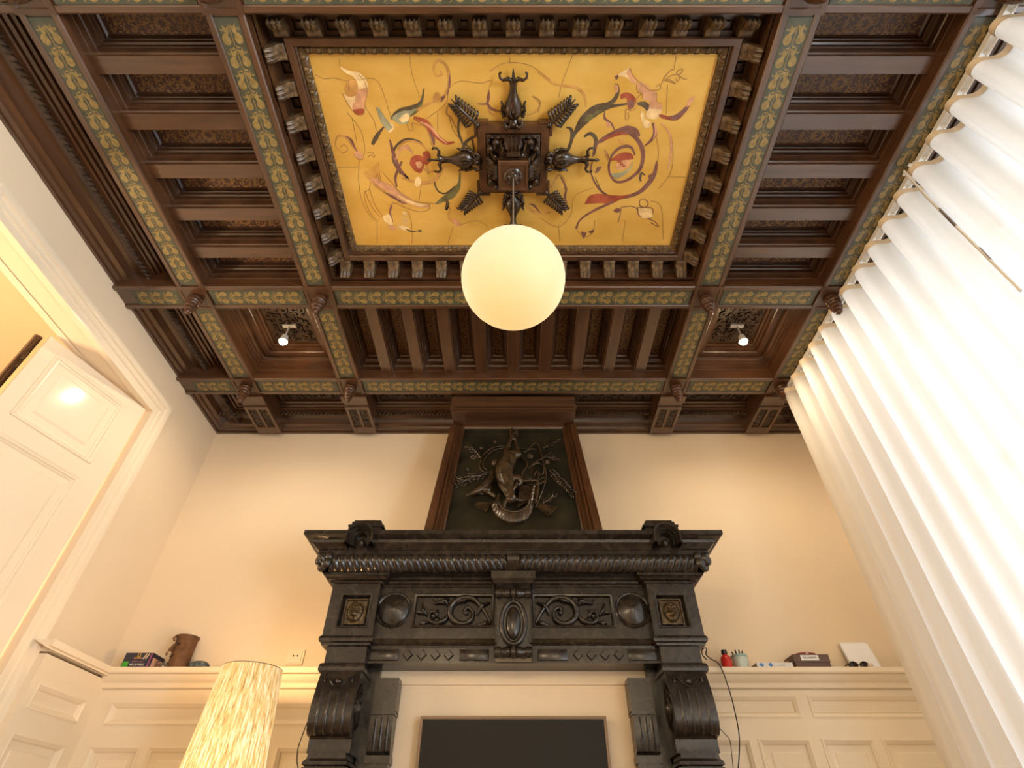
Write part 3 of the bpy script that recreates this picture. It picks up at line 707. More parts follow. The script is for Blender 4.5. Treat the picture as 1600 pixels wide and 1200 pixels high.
# ================================================================= PAINTED ARABESQUE ON THE GILT PANEL (flat print)
PC = {'dark': (0.075, 0.050, 0.026), 'purple': (0.150, 0.060, 0.045), 'red': (0.270, 0.055, 0.022), 'rose': (0.470, 0.235, 0.115), 'pale': (0.640, 0.430, 0.200),
      'green': (0.120, 0.105, 0.035), 'line': (0.290, 0.150, 0.038), 'teal': (0.250, 0.240, 0.140), 'tan': (0.400, 0.200, 0.050)}
PK = list(PC); pmats = [mat('paint_'+k, PC[k], .45, noise=((22, 22, 22), tuple(min(1, c*1.7+.02) for c in PC[k]), .35, .75)) for k in PK]
CROP = {'A': (480, 80, 5.0), 'B': (840, 80, 5.714), 'C': (500, 240, 5.714), 'D': (800, 0, 2.963), 'E': (360, 0, 2.963), 'M': (660, 90, 4.7067)}
paint = MB(); lay = [0]; pm = []
def stroke(col, crop, wid, *pts, k=7):
    ox, oy, s = CROP[crop]; lay[0] += 1; z = ZP-.0006-.00003*(lay[0] % 40)
    q = smooth_path([on_z(ox+x/s, oy+y/s, z) for x, y in pts], k)
    if not hasattr(wid, '__len__'): wid = [wid, wid]
    n = len(q); ws = []
    for i in range(n):
        t = i/(n-1)*(len(wid)-1); j = min(int(t), len(wid)-2); ws.append(max(.0012, wid[j]+(wid[j+1]-wid[j])*(t-j)))
    f0 = len(paint.f); paint.ribbon(q, ws, (0, 0, 1)); pm.extend([PK.index(col)]*(len(paint.f)-f0))
def blob(col, crop, *pts, k=4):
    ox, oy, s = CROP[crop]; lay[0] += 1; z = ZP-.0006-.00003*(lay[0] % 40)
    q = smooth_path([on_z(ox+x/s, oy+y/s, z) for x, y in list(pts)+[pts[0]]], k)[:-1]
    paint.poly(q); pm.append(PK.index(col))
L_ = .0030
for c, pts in [('A', [(60,180),(130,215),(210,210),(300,230),(400,222),(550,235),(640,470),(650,500)]), ('A', [(800,40),(820,180),(880,360)]), ('A', [(1020,480),(1020,620)]),
               ('A', [(930,530),(1080,410),(1110,290),(1200,235),(1350,250),(1440,230),(1420,290)]), ('A', [(235,908),(400,905)]), ('A', [(250,60),(255,130)]),
               ('A', [(440,240),(465,330),(450,420),(520,540),(540,620)]), ('A', [(310,480),(380,560),(430,650),(450,780),(420,850)]), ('A', [(350,520),(385,700)]),
               ('C', [(350,60),(345,250),(380,440),(460,570),(520,615)]), ('C', [(510,630),(510,800)]), ('C', [(825,700),(820,810)]), ('C', [(1190,650),(1140,810)]),
               ('C', [(400,330),(460,470),(540,570)]), ('C', [(445,320),(490,460),(560,560)]), ('C', [(905,280),(880,440)]), ('C', [(1270,630),(1400,600),(1500,650)]),
               ('C', [(450,250),(440,320),(400,350),(410,450),(470,560),(530,600)]), ('C', [(780,510),(815,600),(820,690)]), ('C', [(610,460),(690,440),(760,480)]),
               ('B', [(320,20),(220,280),(190,410)]), ('B', [(1240,30),(1220,150)]), ('B', [(1160,300),(1150,560)]), ('B', [(1160,1120),(1340,1125)]), ('B', [(1100,650),(1190,750),(1210,950),(1180,1100),(1080,1230)]),
               ('B', [(1060,760),(1080,900),(1070,1000)]), ('D', [(375,870),(290,910),(270,1000),(210,1050),(130,1010)]), ('D', [(215,1050),(222,1120)]), ('D', [(640,930),(690,960),(700,1110)]), ('D', [(525,1020),(510,1120)]),
               ('E', [(1290,250),(1297,295)]), ('E', [(1200,330),(1260,295),(1330,290),(1400,310),(1480,370)]), ('M', [(770,425),(830,400),(860,340),(810,285)]), ('M', [(540,390),(600,420)])]:
    stroke('line', c, L_, *pts)
stroke('tan', 'B', [.004, .010, .012, .004], (0,185),(140,285),(250,310),(350,330),(420,400),(432,500))
stroke('rose', 'B', [.004, .012, .006], (1100,640),(1180,740),(1190,900),(1160,1060))
# right-hand half
stroke('purple', 'B', [.006,.013,.018,.020,.018,.014,.010,.012,.016,.006], (490,940),(530,830),(650,740),(800,720),(900,800),(942,920),(910,1060),(800,1150),(700,1165),(640,1080),(650,960),(730,865),(830,855),(870,930))
stroke('purple', 'B', [.004,.026,.042,.030,.006], (560,820),(660,745),(790,705),(870,715),(912,757))
stroke('red', 'B', [.004,.014,.016,.004], (580,800),(650,765),(730,735),(800,745))
stroke('purple', 'D', [.006,.008,.012,.020,.028,.010], (376,735),(366,800),(408,880),(480,916),(585,892),(652,820),(672,745))
stroke('dark', 'D', [.004,.005,.006], (385,820),(420,890),(470,915))
blob('red', 'D', (335,945),(355,910),(395,897),(460,903),(515,905),(560,895),(520,915),(455,945),(410,940))
stroke('purple', 'D', [.014,.016,.012,.010,.014], (470,935),(400,965),(345,995),(310,1025),(297,1060))
stroke('line', 'D', .004, (300,1065),(335,1098),(375,1075),(383,1020)); blob('purple', 'D', (318,1072),(345,1078),(330,1105)); blob('purple', 'D', (350,1075),(380,1062),(370,1080))
stroke('dark', 'B', [.012,.014,.020,.046,.052,.040,.018,.010,.009], (262,905),(300,800),(340,720),(410,620),(500,540),(590,500),(660,490),(740,480),(805,468))
blob('green', 'B', (420,630),(440,575),(480,560),(500,590),(470,620)); stroke('green', 'B', [.004,.014,.003], (470,600),(530,545),(600,520))
stroke('dark', 'B', [.022,.020,.016,.022,.004], (600,490),(680,440),(715,370),(705,315),(690,295)); blob('rose', 'B', (688,300),(715,305),(722,350),(700,375),(690,340))
stroke('dark', 'B', [.010,.026,.024,.006], (890,468),(950,475),(985,510),(990,550))
stroke('purple', 'B', [.004,.012,.010,.004], (600,540),(600,600),(660,650),(690,710)); blob('rose', 'B', (610,630),(650,640),(650,680),(620,670))
blob('red', 'B', (742,430),(745,385),(795,368),(850,390),(882,440),(860,500),(815,520),(800,470),(790,420)); blob('purple', 'B', (800,440),(870,445),(855,500),(818,518))
stroke('line', 'B', .004, (785,560),(790,520),(840,530),(890,500)); stroke('line', 'B', .004, (785,555),(785,610),(812,600),(808,540))
blob('pale', 'B', (710,215),(760,180),(822,152),(840,200),(880,260),(850,285),(800,240),(750,225)); blob('rose', 'B', (790,200),(822,155),(845,215),(885,270),(850,285))
blob('rose', 'B', (885,300),(920,270),(1005,330),(1000,355),(950,370),(910,360)); blob('rose', 'B', (935,370),(1060,360),(1065,450),(1108,470),(1100,530),(1000,520),(1000,450),(940,430))
blob('pale', 'B', (990,515),(1105,525),(1060,605),(965,585)); blob('pale', 'B', (915,570),(940,530),(960,600),(1010,640),(1000,675),(950,680)); stroke('line', 'B', .004, (825,150),(860,230),(960,320),(1010,350),(1080,340)); stroke('line', 'B', .003, (885,300),(890,360),(935,385),(935,420)); stroke('line', 'B', .003, (1060,365),(1065,450),(1105,465)); stroke('purple', 'B', .007, (690,235),(715,220),(710,245),(695,240)); stroke('line', 'B', .004, (930,380),(880,430),(860,500))
stroke('purple', 'B', [.004,.016,.030,.022,.014,.004], (1080,575),(1160,595),(1240,590),(1310,530),(1350,480),(1395,410)); blob('red', 'B', (1080,560),(1150,575),(1200,605),(1110,600)); blob('rose', 'B', (1330,500),(1350,430),(1400,405),(1375,470))
for pts in ([(1105,300),(1130,240),(1180,180),(1225,158)], [(1130,265),(1190,220),(1250,205)], [(1135,262),(1200,280),(1230,290),(1180,255),(1140,260)], [(1240,210),(1250,180),(1292,158),(1285,195),(1250,210)], [(1250,210),(1270,240),(1250,270),(1235,245)], [(1260,215),(1300,245),(1335,250)], [(1060,320),(1085,295),(1100,330),(1070,350),(1005,352)]): stroke('line', 'B', .0042, *pts)
stroke('purple', 'B', [.010,.022,.016,.004], (1030,640),(1050,730),(1010,800),(950,850)); stroke('rose', 'B', [.004,.012,.003], (1040,650),(1058,720),(1030,790))
stroke('dark', 'B', [.006,.016,.018,.010], (255,680),(300,700),(305,780),(275,890)); stroke('dark', 'B', [.010,.016,.020,.012], (415,765),(470,735),(520,790),(500,930))
blob('red', 'B', (640,985),(700,930),(770,903),(840,915),(855,960),(820,970),(740,985),(690,975)); blob('rose', 'B', (715,985),(800,970),(830,1000),(780,1050),(720,1060),(700,1030)); blob('teal', 'B', (650,1090),(740,1085),(820,1040),(850,985),(840,1040),(780,1100),(700,1140))
for k in range(9): blob('red', 'B', *[(720+12*(k % 4)+22*(k//4)+9*math.cos(a_), 990+18*(k//3)+9*math.sin(a_)) for a_ in (0, 1.5, 3, 4.5)], k=2)
stroke('line', 'B', .004, (640,985),(630,1040),(650,1100),(700,1140)); stroke('purple', 'B', [.004,.010,.004], (600,880),(625,930),(625,970)); blob('tan', 'B', (595,880),(620,910),(625,960),(605,940)); blob('purple', 'B', (510,1090),(530,1040),(570,1035),(540,1080))
stroke('dark', 'B', [.004,.012,.014,.004], (960,1110),(930,1090),(915,1130),(925,1165)); blob('tan', 'B', (720,790),(760,790),(772,830),(740,815))
blob('purple', 'B', (985,1110),(1040,1080),(1060,1030),(1050,1100),(1000,1150))
for pts in ([(505,960),(555,955),(590,975)], [(580,960),(590,1000),(640,1010),(650,965),(585,960)], [(590,930),(610,920),(630,940),(615,960),(592,950),(590,930)], [(615,1010),(660,1025),(678,1050),(640,1030)], [(505,960),(500,1000),(490,1030)]): stroke('purple', 'D', .0045, *pts)
blob('pale', 'D', (585,965),(640,968),(648,1005),(600,1008)); blob('purple', 'D', (468,975),(490,962),(502,975),(485,985))
# left-hand half
stroke('green', 'A', [.010,.040,.050,.042,.016,.003], (655,530),(700,505),(760,480),(830,455),(890,400),(912,290)); blob('teal', 'A', (650,520),(690,470),(760,455),(850,450),(790,520),(790,560),(720,565)); blob('pale', 'A', (715,530),(760,490),(795,490),(790,540),(740,555)); stroke('dark', 'A', [.004,.014,.016,.010,.002], (650,520),(720,462),(820,440),(890,390),(912,290))
stroke('line', 'A', .004, (780,570),(800,620),(830,610),(820,560),(890,580),(860,530)); stroke('tan', 'A', [.008,.010,.012,.014,.010,.007,.006,.005], (850,462),(950,410),(1060,360),(1108,260),(1095,130),(1030,72),(990,120),(1005,190),(1050,185),(1040,150)); stroke('purple', 'A', [.004,.020,.008], (985,390),(1040,380),(1075,350)); blob('tan', 'A', (980,370),(1000,325),(1035,330),(1045,385),(1010,405)); stroke('purple', 'A', [.004,.010,.004], (1095,340),(1112,250),(1112,180))
stroke('teal', 'A', [.010,.024,.034,.030], (552,440),(575,500),(610,560),(650,610)); blob('pale', 'A', (610,560),(660,560),(678,600),(650,635),(620,620)); stroke('green', 'A', [.010,.016,.010], (575,500),(600,560),(640,590)); stroke('dark', 'A', [.006,.016,.022,.014], (600,590),(560,640),(535,680),(508,730)); stroke('line', 'A', .006, (540,440),(555,470),(590,490))
stroke('red', 'A', [.014,.036,.028,.018,.008], (830,520),(920,560),(990,640),(1080,715),(1150,710)); stroke('rose', 'A', [.003,.014,.012,.003], (880,550),(960,590),(1030,670),(1090,720)); stroke('purple', 'A', [.010,.018,.004], (960,630),(985,690),(990,740)); stroke('line', 'A', .0045, (830,520),(930,600),(975,740))
stroke('dark', 'A', [.006,.010,.012,.012,.010,.008], (925,760),(870,705),(770,690),(690,750),(670,850),(730,960)); stroke('tan', 'A', [.006,.010,.012,.008], (940,780),(880,720),(770,705),(705,770)); stroke('purple', 'A', [.006,.022,.020,.012,.006], (645,690),(680,820),(720,920),(790,1000),(760,960)); stroke('purple', 'A', [.008,.014,.010], (700,1060),(690,980),(740,860))
for k in range(5): stroke('rose', 'A', [.004,.008,.002], (690+8*k,850-22*k),(730+14*k,770-8*k),(830,775+12*k))
stroke('tan', 'A', [.008,.014,.022,.022,.016], (740,990),(830,1020),(910,1030),(1000,1000),(1065,900)); blob('pale', 'A', (835,1040),(850,990),(880,985),(890,1030),(860,1060))
blob('red', 'A', (800,880),(815,830),(860,812),(905,830),(915,890),(890,950),(840,935)); blob('rose', 'A', (845,870),(880,860),(900,890),(870,920)); blob('red', 'A', (905,790),(945,780),(965,830),(950,880),(915,880)); stroke('tan', 'A', [.014,.010,.004], (930,890),(955,940),(1040,930)); stroke('line', 'A', .005, (900,900),(950,960),(940,920))
stroke('tan', 'A', [.008,.016,.012,.008,.006,.005], (435,845),(370,760),(310,680),(240,665),(222,740),(275,798)); stroke('line', 'A', .005, (275,798),(318,770),(290,730),(260,750)); stroke('purple', 'A', [.003,.012,.010,.003], (290,660),(340,690),(370,750),(395,790)); blob('rose', 'A', (360,800),(410,780),(440,830),(400,840)); stroke('line', 'A', .004, (360,800),(400,845),(440,840)); stroke('line', 'A', .004, (470,795),(510,790),(530,830)); stroke('line', 'A', .004, (480,825),(500,810),(520,835))
stroke('pale', 'A', [.006,.014,.020,.040,.046,.050], (260,125),(300,155),(350,175),(400,200),(435,260),(430,320)); blob('rose', 'A', (400,300),(460,290),(470,330),(450,400),(380,420),(375,330)); blob('pale', 'A', (275,330),(330,355),(375,340),(370,440),(360,470),(310,400)); blob('rose', 'A', (355,410),(440,390),(445,450),(360,460)); blob('red', 'A', (355,455),(440,450),(435,490),(375,492)); blob('tan', 'A', (290,290),(320,230),(385,235),(395,320),(360,355),(310,350)); stroke('line', 'A', .0035, (275,330),(310,400),(380,490),(440,490),(450,400),(470,320),(450,240),(400,180)); stroke('line', 'A', .003, (325,220),(325,350)); 
for k in range(8): stroke('line', 'A', .0022, (400,225+12*k),(455,215+14*k))
for k in range(8): stroke('tan', 'C', [.003,.006,.003], (395+18*k,170-14*k),(440+14*k,225-2*k),(500+12*k,300+6*k),(640+8*k,380))
stroke('rose', 'C', [.02,.036,.046,.046,.036,.026,.016], (450,225),(540,270),(630,320),(700,370),(790,420),(880,460),(985,470)); stroke('purple', 'C', [.004,.014,.012,.003], (560,340),(640,380),(720,430),(780,450)); stroke('pale', 'C', [.004,.016,.018,.003], (690,370),(780,420),(880,455),(960,455)); stroke('line', 'C', .004, (640,430),(780,490),(900,520),(980,490),(960,440)); stroke('line', 'C', .004, (450,215),(560,340),(650,400)); stroke('line', 'C', .004, (560,170),(640,260),(740,370),(860,430),(1030,445)); stroke('purple', 'C', [.010,.012,.004], (640,460),(625,530),(650,610)); blob('pale', 'C', (560,560),(620,545),(650,620),(640,640),(580,610)); blob('rose', 'C', (600,640),(650,640),(680,680),(630,675)); blob('pale', 'C', (690,630),(790,660),(780,690),(700,665)); stroke('dark', 'C', [.006,.010,.003], (770,675),(820,695),(870,690)); blob('dark', 'C', (870,685),(900,680),(908,695),(880,700)); blob('pale', 'C', (735,520),(765,520),(780,550),(745,545))
for k in range(5): stroke('pale', 'C', .004, (715+6*k,560+16*k),(760,575+14*k),(790,590+12*k))
stroke('green', 'C', [.006,.030,.040,.028,.012,.010], (1030,450),(1100,410),(1170,370),(1225,310),(1245,250),(1250,170)); stroke('dark', 'C', [.004,.020,.014,.004], (1110,400),(1140,440),(1125,500),(1150,470)); stroke('dark', 'C', .008, (1020,250),(1050,330),(1120,355),(1210,290)); stroke('tan', 'C', [.008,.010,.012,.020,.006], (1160,480),(1145,560),(1175,600),(1220,625),(1270,640)); blob('rose', 'C', (1180,580),(1230,600),(1260,635),(1210,645))
stroke('dark', 'A', [.010,.012,.010], (1190,510),(1180,620),(1220,735)); stroke('dark', 'A', [.012,.016,.010], (1320,660),(1240,710),(1205,800)); stroke('dark', 'A', .009, (1240,730),(1300,780),(1290,690)); stroke('line', 'A', .008, (1095,430),(1090,490),(1125,520),(1160,600))
stroke('purple', 'A', [.002,.016,.010,.004], (1420,295),(1415,360),(1400,410),(1330,412)); stroke('purple', 'A', [.012,.014,.004], (1400,400),(1440,450),(1510,470)); stroke('tan', 'A', [.006,.010,.003], (1410,440),(1430,480),(1465,505))
stroke('tan', 'D', [.010,.012,.006], (180,870),(215,810),(245,845),(240,880)); stroke('purple', 'D', [.006,.010,.012,.003], (225,820),(250,870),(245,910),(255,945)); stroke('tan', 'D', [.006,.016,.010], (65,950),(110,985),(180,985)); stroke('purple', 'D', [.003,.012,.004], (75,945),(100,950),(130,985)); stroke('line', 'E', .005, (1010,530),(1030,600),(1060,640)); stroke('line', 'D', .006, (95,445),(130,470),(120,520))
paint.m = pm
paint.build('painted_arabesque', pmats, gilt)

# ================================================================= CARVED CEILING BOSS
BX, BY = 0.0, 1.240
bossw = mat('dark_boss_wood', (0.016, 0.008, 0.004), .24, noise=((30, 30, 30), (0.050, 0.024, 0.011), .35, .75))
bossf = mat('boss_frame_wood', (0.055, 0.022, 0.009), .30, noise=((20, 20, 20), (0.100, 0.042, 0.017), .3, .7))
BP = ZP-.045                               # underside of the square plate
boss = empty('ceiling_boss', (BX, BY, ZP), 'square carved dark wooden boss with masks and palm leaves on the gilt panel', 'ceiling boss')
sq = lambda h: (BX-h, BX+h, BY-h, BY+h)
m = MB(); m.rect_sweep(*sq(.176), [(0, ZP), (0, BP+.010), (.006, BP), (.040, BP), (.046, BP+.008), (.046, BP+.03)])
for sx in (-1, 1):
    for sy in (-1, 1): m.box(BX+sx*.176-.012*(sx < 0)-.0*(sx > 0), BX+sx*.176+.012*(sx > 0), BY+sy*.150-.03, BY+sy*.150+.03, BP+.004, ZP-.005); m.box(BX+sx*.150-.03, BX+sx*.150+.03, BY+sy*.176-.012*(sy < 0), BY+sy*.176+.012*(sy > 0), BP+.004, ZP-.005)
m.build('plate', bossf, boss)
m = MB(); m.rect_sweep(*sq(.130), [(0, BP+.012), (0, BP-.002), (.006, BP-.006), (.018, BP-.006), (.024, BP+.004), (.026, BP-.004)])
for (x, y, tx, ty) in along_rect(*[q for q in (BX-.118, BX+.118, BY-.118, BY+.118)], .030): m.ell((x, y, BP-.006), (.011 if abs(tx) > .5 else .007, .007 if abs(tx) > .5 else .011, .007), 8, 5)
m.build('carved_border', bossw, boss, smooth=50)
m = MB(); m.rect_sweep(*sq(.104), [(0, BP-.004), (.004, BP-.012), (.018, BP-.02), (.036, BP-.085), (.036, BP-.115), (.030, BP-.125)], cap=True)
for k in range(4):                          # carved strapwork on the four sloping faces
    Mz = Matrix.Rotation(k*math.pi/2, 3, 'Z'); q = random.Random(k)
    def pf(x, y, h, Mz=Mz): 
        v = Mz @ Vector((x, -.098-h*.6+(y+.05)*.3, 0)); return Vector((BX+v.x, BY+v.y, BP-.06-y))
    scrolls(m, pf, .15, .085, 70+k, .008, .8)
m.build('pyramid', bossw, boss, smooth=40)
for k in range(4):
    Mz = Matrix.Rotation(k*math.pi/2, 4, 'Z')
    def T(x, y, z): v = Mz @ Vector((x, y, 0)); return (BX+v.x, BY+v.y, z)
    m = MB(); pr = [(-.105, BP-.005), (-.128, BP-.020), (-.130, BP-.045), (-.112, BP-.065), (-.095, BP-.085), (-.092, BP-.110), (-.078, BP-.118), (-.06, BP-.1), (-.06, BP-.005)]
    secs = []
    for i in range(9):
        t = i/8-.5; rg = .009 if i % 2 else 0
        secs.append([T(t*(.085 if 0 < j < 4 else .065), y-(rg if j < 6 else 0), z) for j, (y, z) in enumerate(pr)])
    m.path_sweep(secs); m.build('acanthus_bracket', bossw, boss, smooth=35)
    for sg in (-1, 1):
        m = MB(); m.tube([T(sg*.050, -.108, BP-.012), T(sg*.062, -.105, BP-.05), T(sg*.048, -.085, BP-.10)], [.006, .007, .006], 6)
        m.ell(T(sg*.082, -.112, BP-.045), (.017, .017, .018), 12, 8); m.build('volute_strut', bossw, boss, smooth=60)
    # grotesque vase on each side
    m = MB(); zc_ = BP+.014
    def V(r, x, z): v = Mz @ Vector((x, -r, 0)); return (BX+v.x, BY+v.y, z)
    prof = [(.0, .150), (.024, .156), (.034, .170), (.030, .186), (.022, .196), (.030, .206), (.042, .225), (.045, .245), (.040, .268), (.028, .290), (.018, .312), (.015, .334), (.017, .352), (.024, .366), (.0, .372)]
    m.lathe([(a_, b_) for a_, b_ in prof], V(0, 0, zc_), 16, fn=lambda x, y, z: tuple(Mz @ Vector((x, -z, y*.8))))
    for sg in (-1, 1):
        m.tube([V(.360, sg*.006, zc_), V(.372, sg*.024, zc_-.004), V(.366, sg*.046, zc_-.006), V(.376, sg*.060, zc_-.006), V(.394, sg*.062, zc_-.004), V(.398, sg*.054, zc_-.004)], [.012, .010, .007, .006, .005, .006], 8)
        m.tube([V(.176, sg*.012, zc_-.028), V(.166, sg*.030, zc_-.030), V(.182, sg*.044, zc_-.022), V(.198, sg*.036, zc_-.020), V(.192, sg*.026, zc_-.022)], [.007, .010, .010, .008, .006], 8)
        m.tube([V(.205, sg*.040, zc_), V(.236, sg*.054, zc_), V(.262, sg*.050, zc_), V(.278, sg*.058, zc_)], [.008, .008, .007, .003], 6)
        for j in range(6): m.ell(V(.205+.012*j, sg*(.048+.004*(j % 2)), zc_), (.007, .007, .006), 6, 4)
        m.tube([V(.215, sg*.010, zc_-.032), V(.240, sg*.018, zc_-.036), V(.270, sg*.010, zc_-.028)], [.005, .008, .004], 6)
    m.ell(V(.182, 0, zc_-.030), (.012, .012, .010), 8, 6); m.ell(V(.240, 0, zc_-.036), (.008, .008, .006), 8, 6)
    m.tube([V(.365, 0, zc_), V(.395, 0, zc_-.003), V(.412, 0, zc_-.003)] if k % 2 == 0 else [V(.365, 0, zc_), V(.405, 0, zc_-.003), V(.420, 0, zc_-.003), V(.432, 0, zc_-.003)], [.009, .006, .002] if k % 2 == 0 else [.008, .006, .009, .001], 6)
    m.build('grotesque_vase', bossw, boss, smooth=60)
    # palm leaf on each corner
    Mc = Matrix.Rotation(k*math.pi/2+math.pi/4, 4, 'Z'); m = MB()
    def Q(r, x, z): v = Mc @ Vector((x, -r, 0)); return (BX+v.x, BY+v.y, z)
    m.tube([Q(.225, 0, zc_), Q(.30, 0, zc_-.010), Q(.37, 0, zc_-.012), Q(.405, 0, zc_-.004)], [.012, .009, .006, .002], 8)
    m.ell(Q(.242, 0, zc_-.012), (.014, .014, .010), 10, 6)
    for j in range(8):
        r0 = .268+.0145*j; l = .044-.0028*j
        for sg in (-1, 1): m.tube([Q(r0, sg*.004, zc_-.010), Q(r0+.002+.010*(j/7), sg*(l*.55), zc_-.016), Q(r0+.010+.016*(j/7), sg*l, zc_-.008), Q(r0+.016+.014*(j/7), sg*(l+.003), zc_)], [.004, .0068, .0072, .004], 6)
    m.build('palm_leaf', bossw, boss, smooth=60)
m = MB(); zb_ = BP-.165; m.rect_sweep(*sq(.068), [(.03, BP-.12), (0, zb_+.028), (-.003, zb_+.024), (-.003, zb_+.014), (0, zb_+.010), (0, zb_), (.010, zb_), (.013, zb_+.005), (.017, zb_+.005)], cap=True); m.build('drop_block', bossf, boss)
m = MB(); m.lathe([(.044, zb_+.006), (.045, zb_-.002), (.038, zb_-.008), (.030, zb_-.006), (.022, zb_-.014), (.010, zb_-.022), (0, zb_-.024)], (BX, BY, 0), 24)
for a_ in range(6): m.ell((BX+.027*math.cos(a_*math.pi/3), BY+.027*math.sin(a_*math.pi/3), zb_-.008), (.013, .013, .007), 8, 5)
m.build('rosette', bossw, boss, smooth=50)
# ================================================================= FIREPLACE
fp = empty('fireplace', (0, 2.90, -1.2), 'monumental carved black marble fireplace with scrolled consoles against the back wall', 'fireplace')
def fb(name, mb, mt=None, smooth=35, parent=None, label=None, **k): return mb.build(name, mt or marble, parent=parent or fp, smooth=smooth, label=label, **k)
PY, CY = 2.75, 2.80
SH = [(.098, 1.227), (.108, 1.240), (.122, 1.250), (.126, 1.262), (.142, 1.268), (.161, 1.278), (.161, 1.300)]
m = MB(); m.u_sweep(.93, PY, 3.38, [(0, 1.20), (.088, 1.20), (.088, 1.222), (.098, 1.227), (0, 1.227)])
SU = [(-.05, 1.227)]+SH+[(-.05, 1.300)]
m.line_sweep(-.725, .725, PY, SU)
for sg in (-1, 1):
    m.path_sweep([[(sg*.868, PY-o, z) for o, z in SU], [(sg*(.93+o), PY-o, z) for o, z in SU], [(sg*(.93+o), 3.38, z) for o, z in SU]])
m.box(-.93, .93, PY, 3.38, 1.205, 1.2999); m.box(-.88, .88, 2.655, 2.76, 1.22, 1.299); fb('mantel_shelf', m)
# gadrooned torus
Lt = .93
def tor(t): return (.044 + .050*math.sin(math.pi*(.06+.60*t)), 1.12+.08*t)
m = MB(); NR = 27; n2 = NR*8
for sg in (-1, 1):
    def gf(u, v, sg=sg):
        o, z = tor(v); s = .03+u*(Lt+.02-.03)
        rr = abs(math.sin(math.pi*(s/.0352 + .75*(1-v)**1.6))); k_ = .0095*rr**.45; return (sg*s, PY-o+.010-k_, z-(.006*rr if 0 < v < 1 else 0))
    m.grid(n2, 10, gf)
for sg in (-1, 1):
    m.path_sweep([[(sg*(.93+tor(v/8)[0]), y, tor(v/8)[1]) for v in range(9)] for y in (PY-.02, 3.38)], False)
m.box(-.94, .94, PY-.03, 3.38, 1.12, 1.20); fb('gadrooned_moulding', m)
m = MB(); m.path_sweep([[(x, PY-tor(v/8)[0]-.012, tor(v/8)[1]) for v in range(9)] for x in (-.031, .031)]); fb('center_clasp', m)
for sg in (-1, 1):
    m = MB()
    for (a_, b_, r) in ((.965, .5, .030), (.985, .25, .024), (.990, .75, .026), (1.000, .55, .022), (.955, .85, .022)): 
        o, z = tor(b_); m.ell((sg*a_, PY-o+.002, z), (r, .018, r*1.2), 12, 8)
    m.tube([(sg*.955, PY-.085, 1.185), (sg*.985, PY-.095, 1.165), (sg*.985, PY-.085, 1.140), (sg*.965, PY-.08, 1.14)], [.008, .010, .008, .004], 6); fb('leaf_corner', m, smooth=70)
# frieze
def panel_hole(m, x0, x1, z0, z1, hx0, hx1, hz0, hz1, y, d, yb):
    m.box(x0, x1, y+d, yb, z0, z1)
    m.box(x0, x1, y, y+d, hz1, z1); m.box(x0, x1, y, y+d, z0, hz0); m.box(x0, hx0, y, y+d, hz0, hz1); m.box(hx1, x1, y, y+d, hz0, hz1)
AXY = lambda a, b_, h: (a, h, b_)
m = MB()
for sg in (-1, 1):
    xs = sorted((sg*.09, sg*.70)); hx = sorted((sg*.105, sg*.505))
    panel_hole(m, xs[0], xs[1], .823, 1.079, hx[0], hx[1], .886, 1.039, CY, .016, 3.05)
m.line_sweep(-.70, .70, CY, [(-.1, 1.12), (.040, 1.12), (.040, 1.106), (.028, 1.101), (.024, 1.092), (.012, 1.087), (.008, 1.079), (-.1, 1.079)])
m.box(-.69, .69, 2.79, 3.1, 1.10, 1.125)
fb('frieze', m)
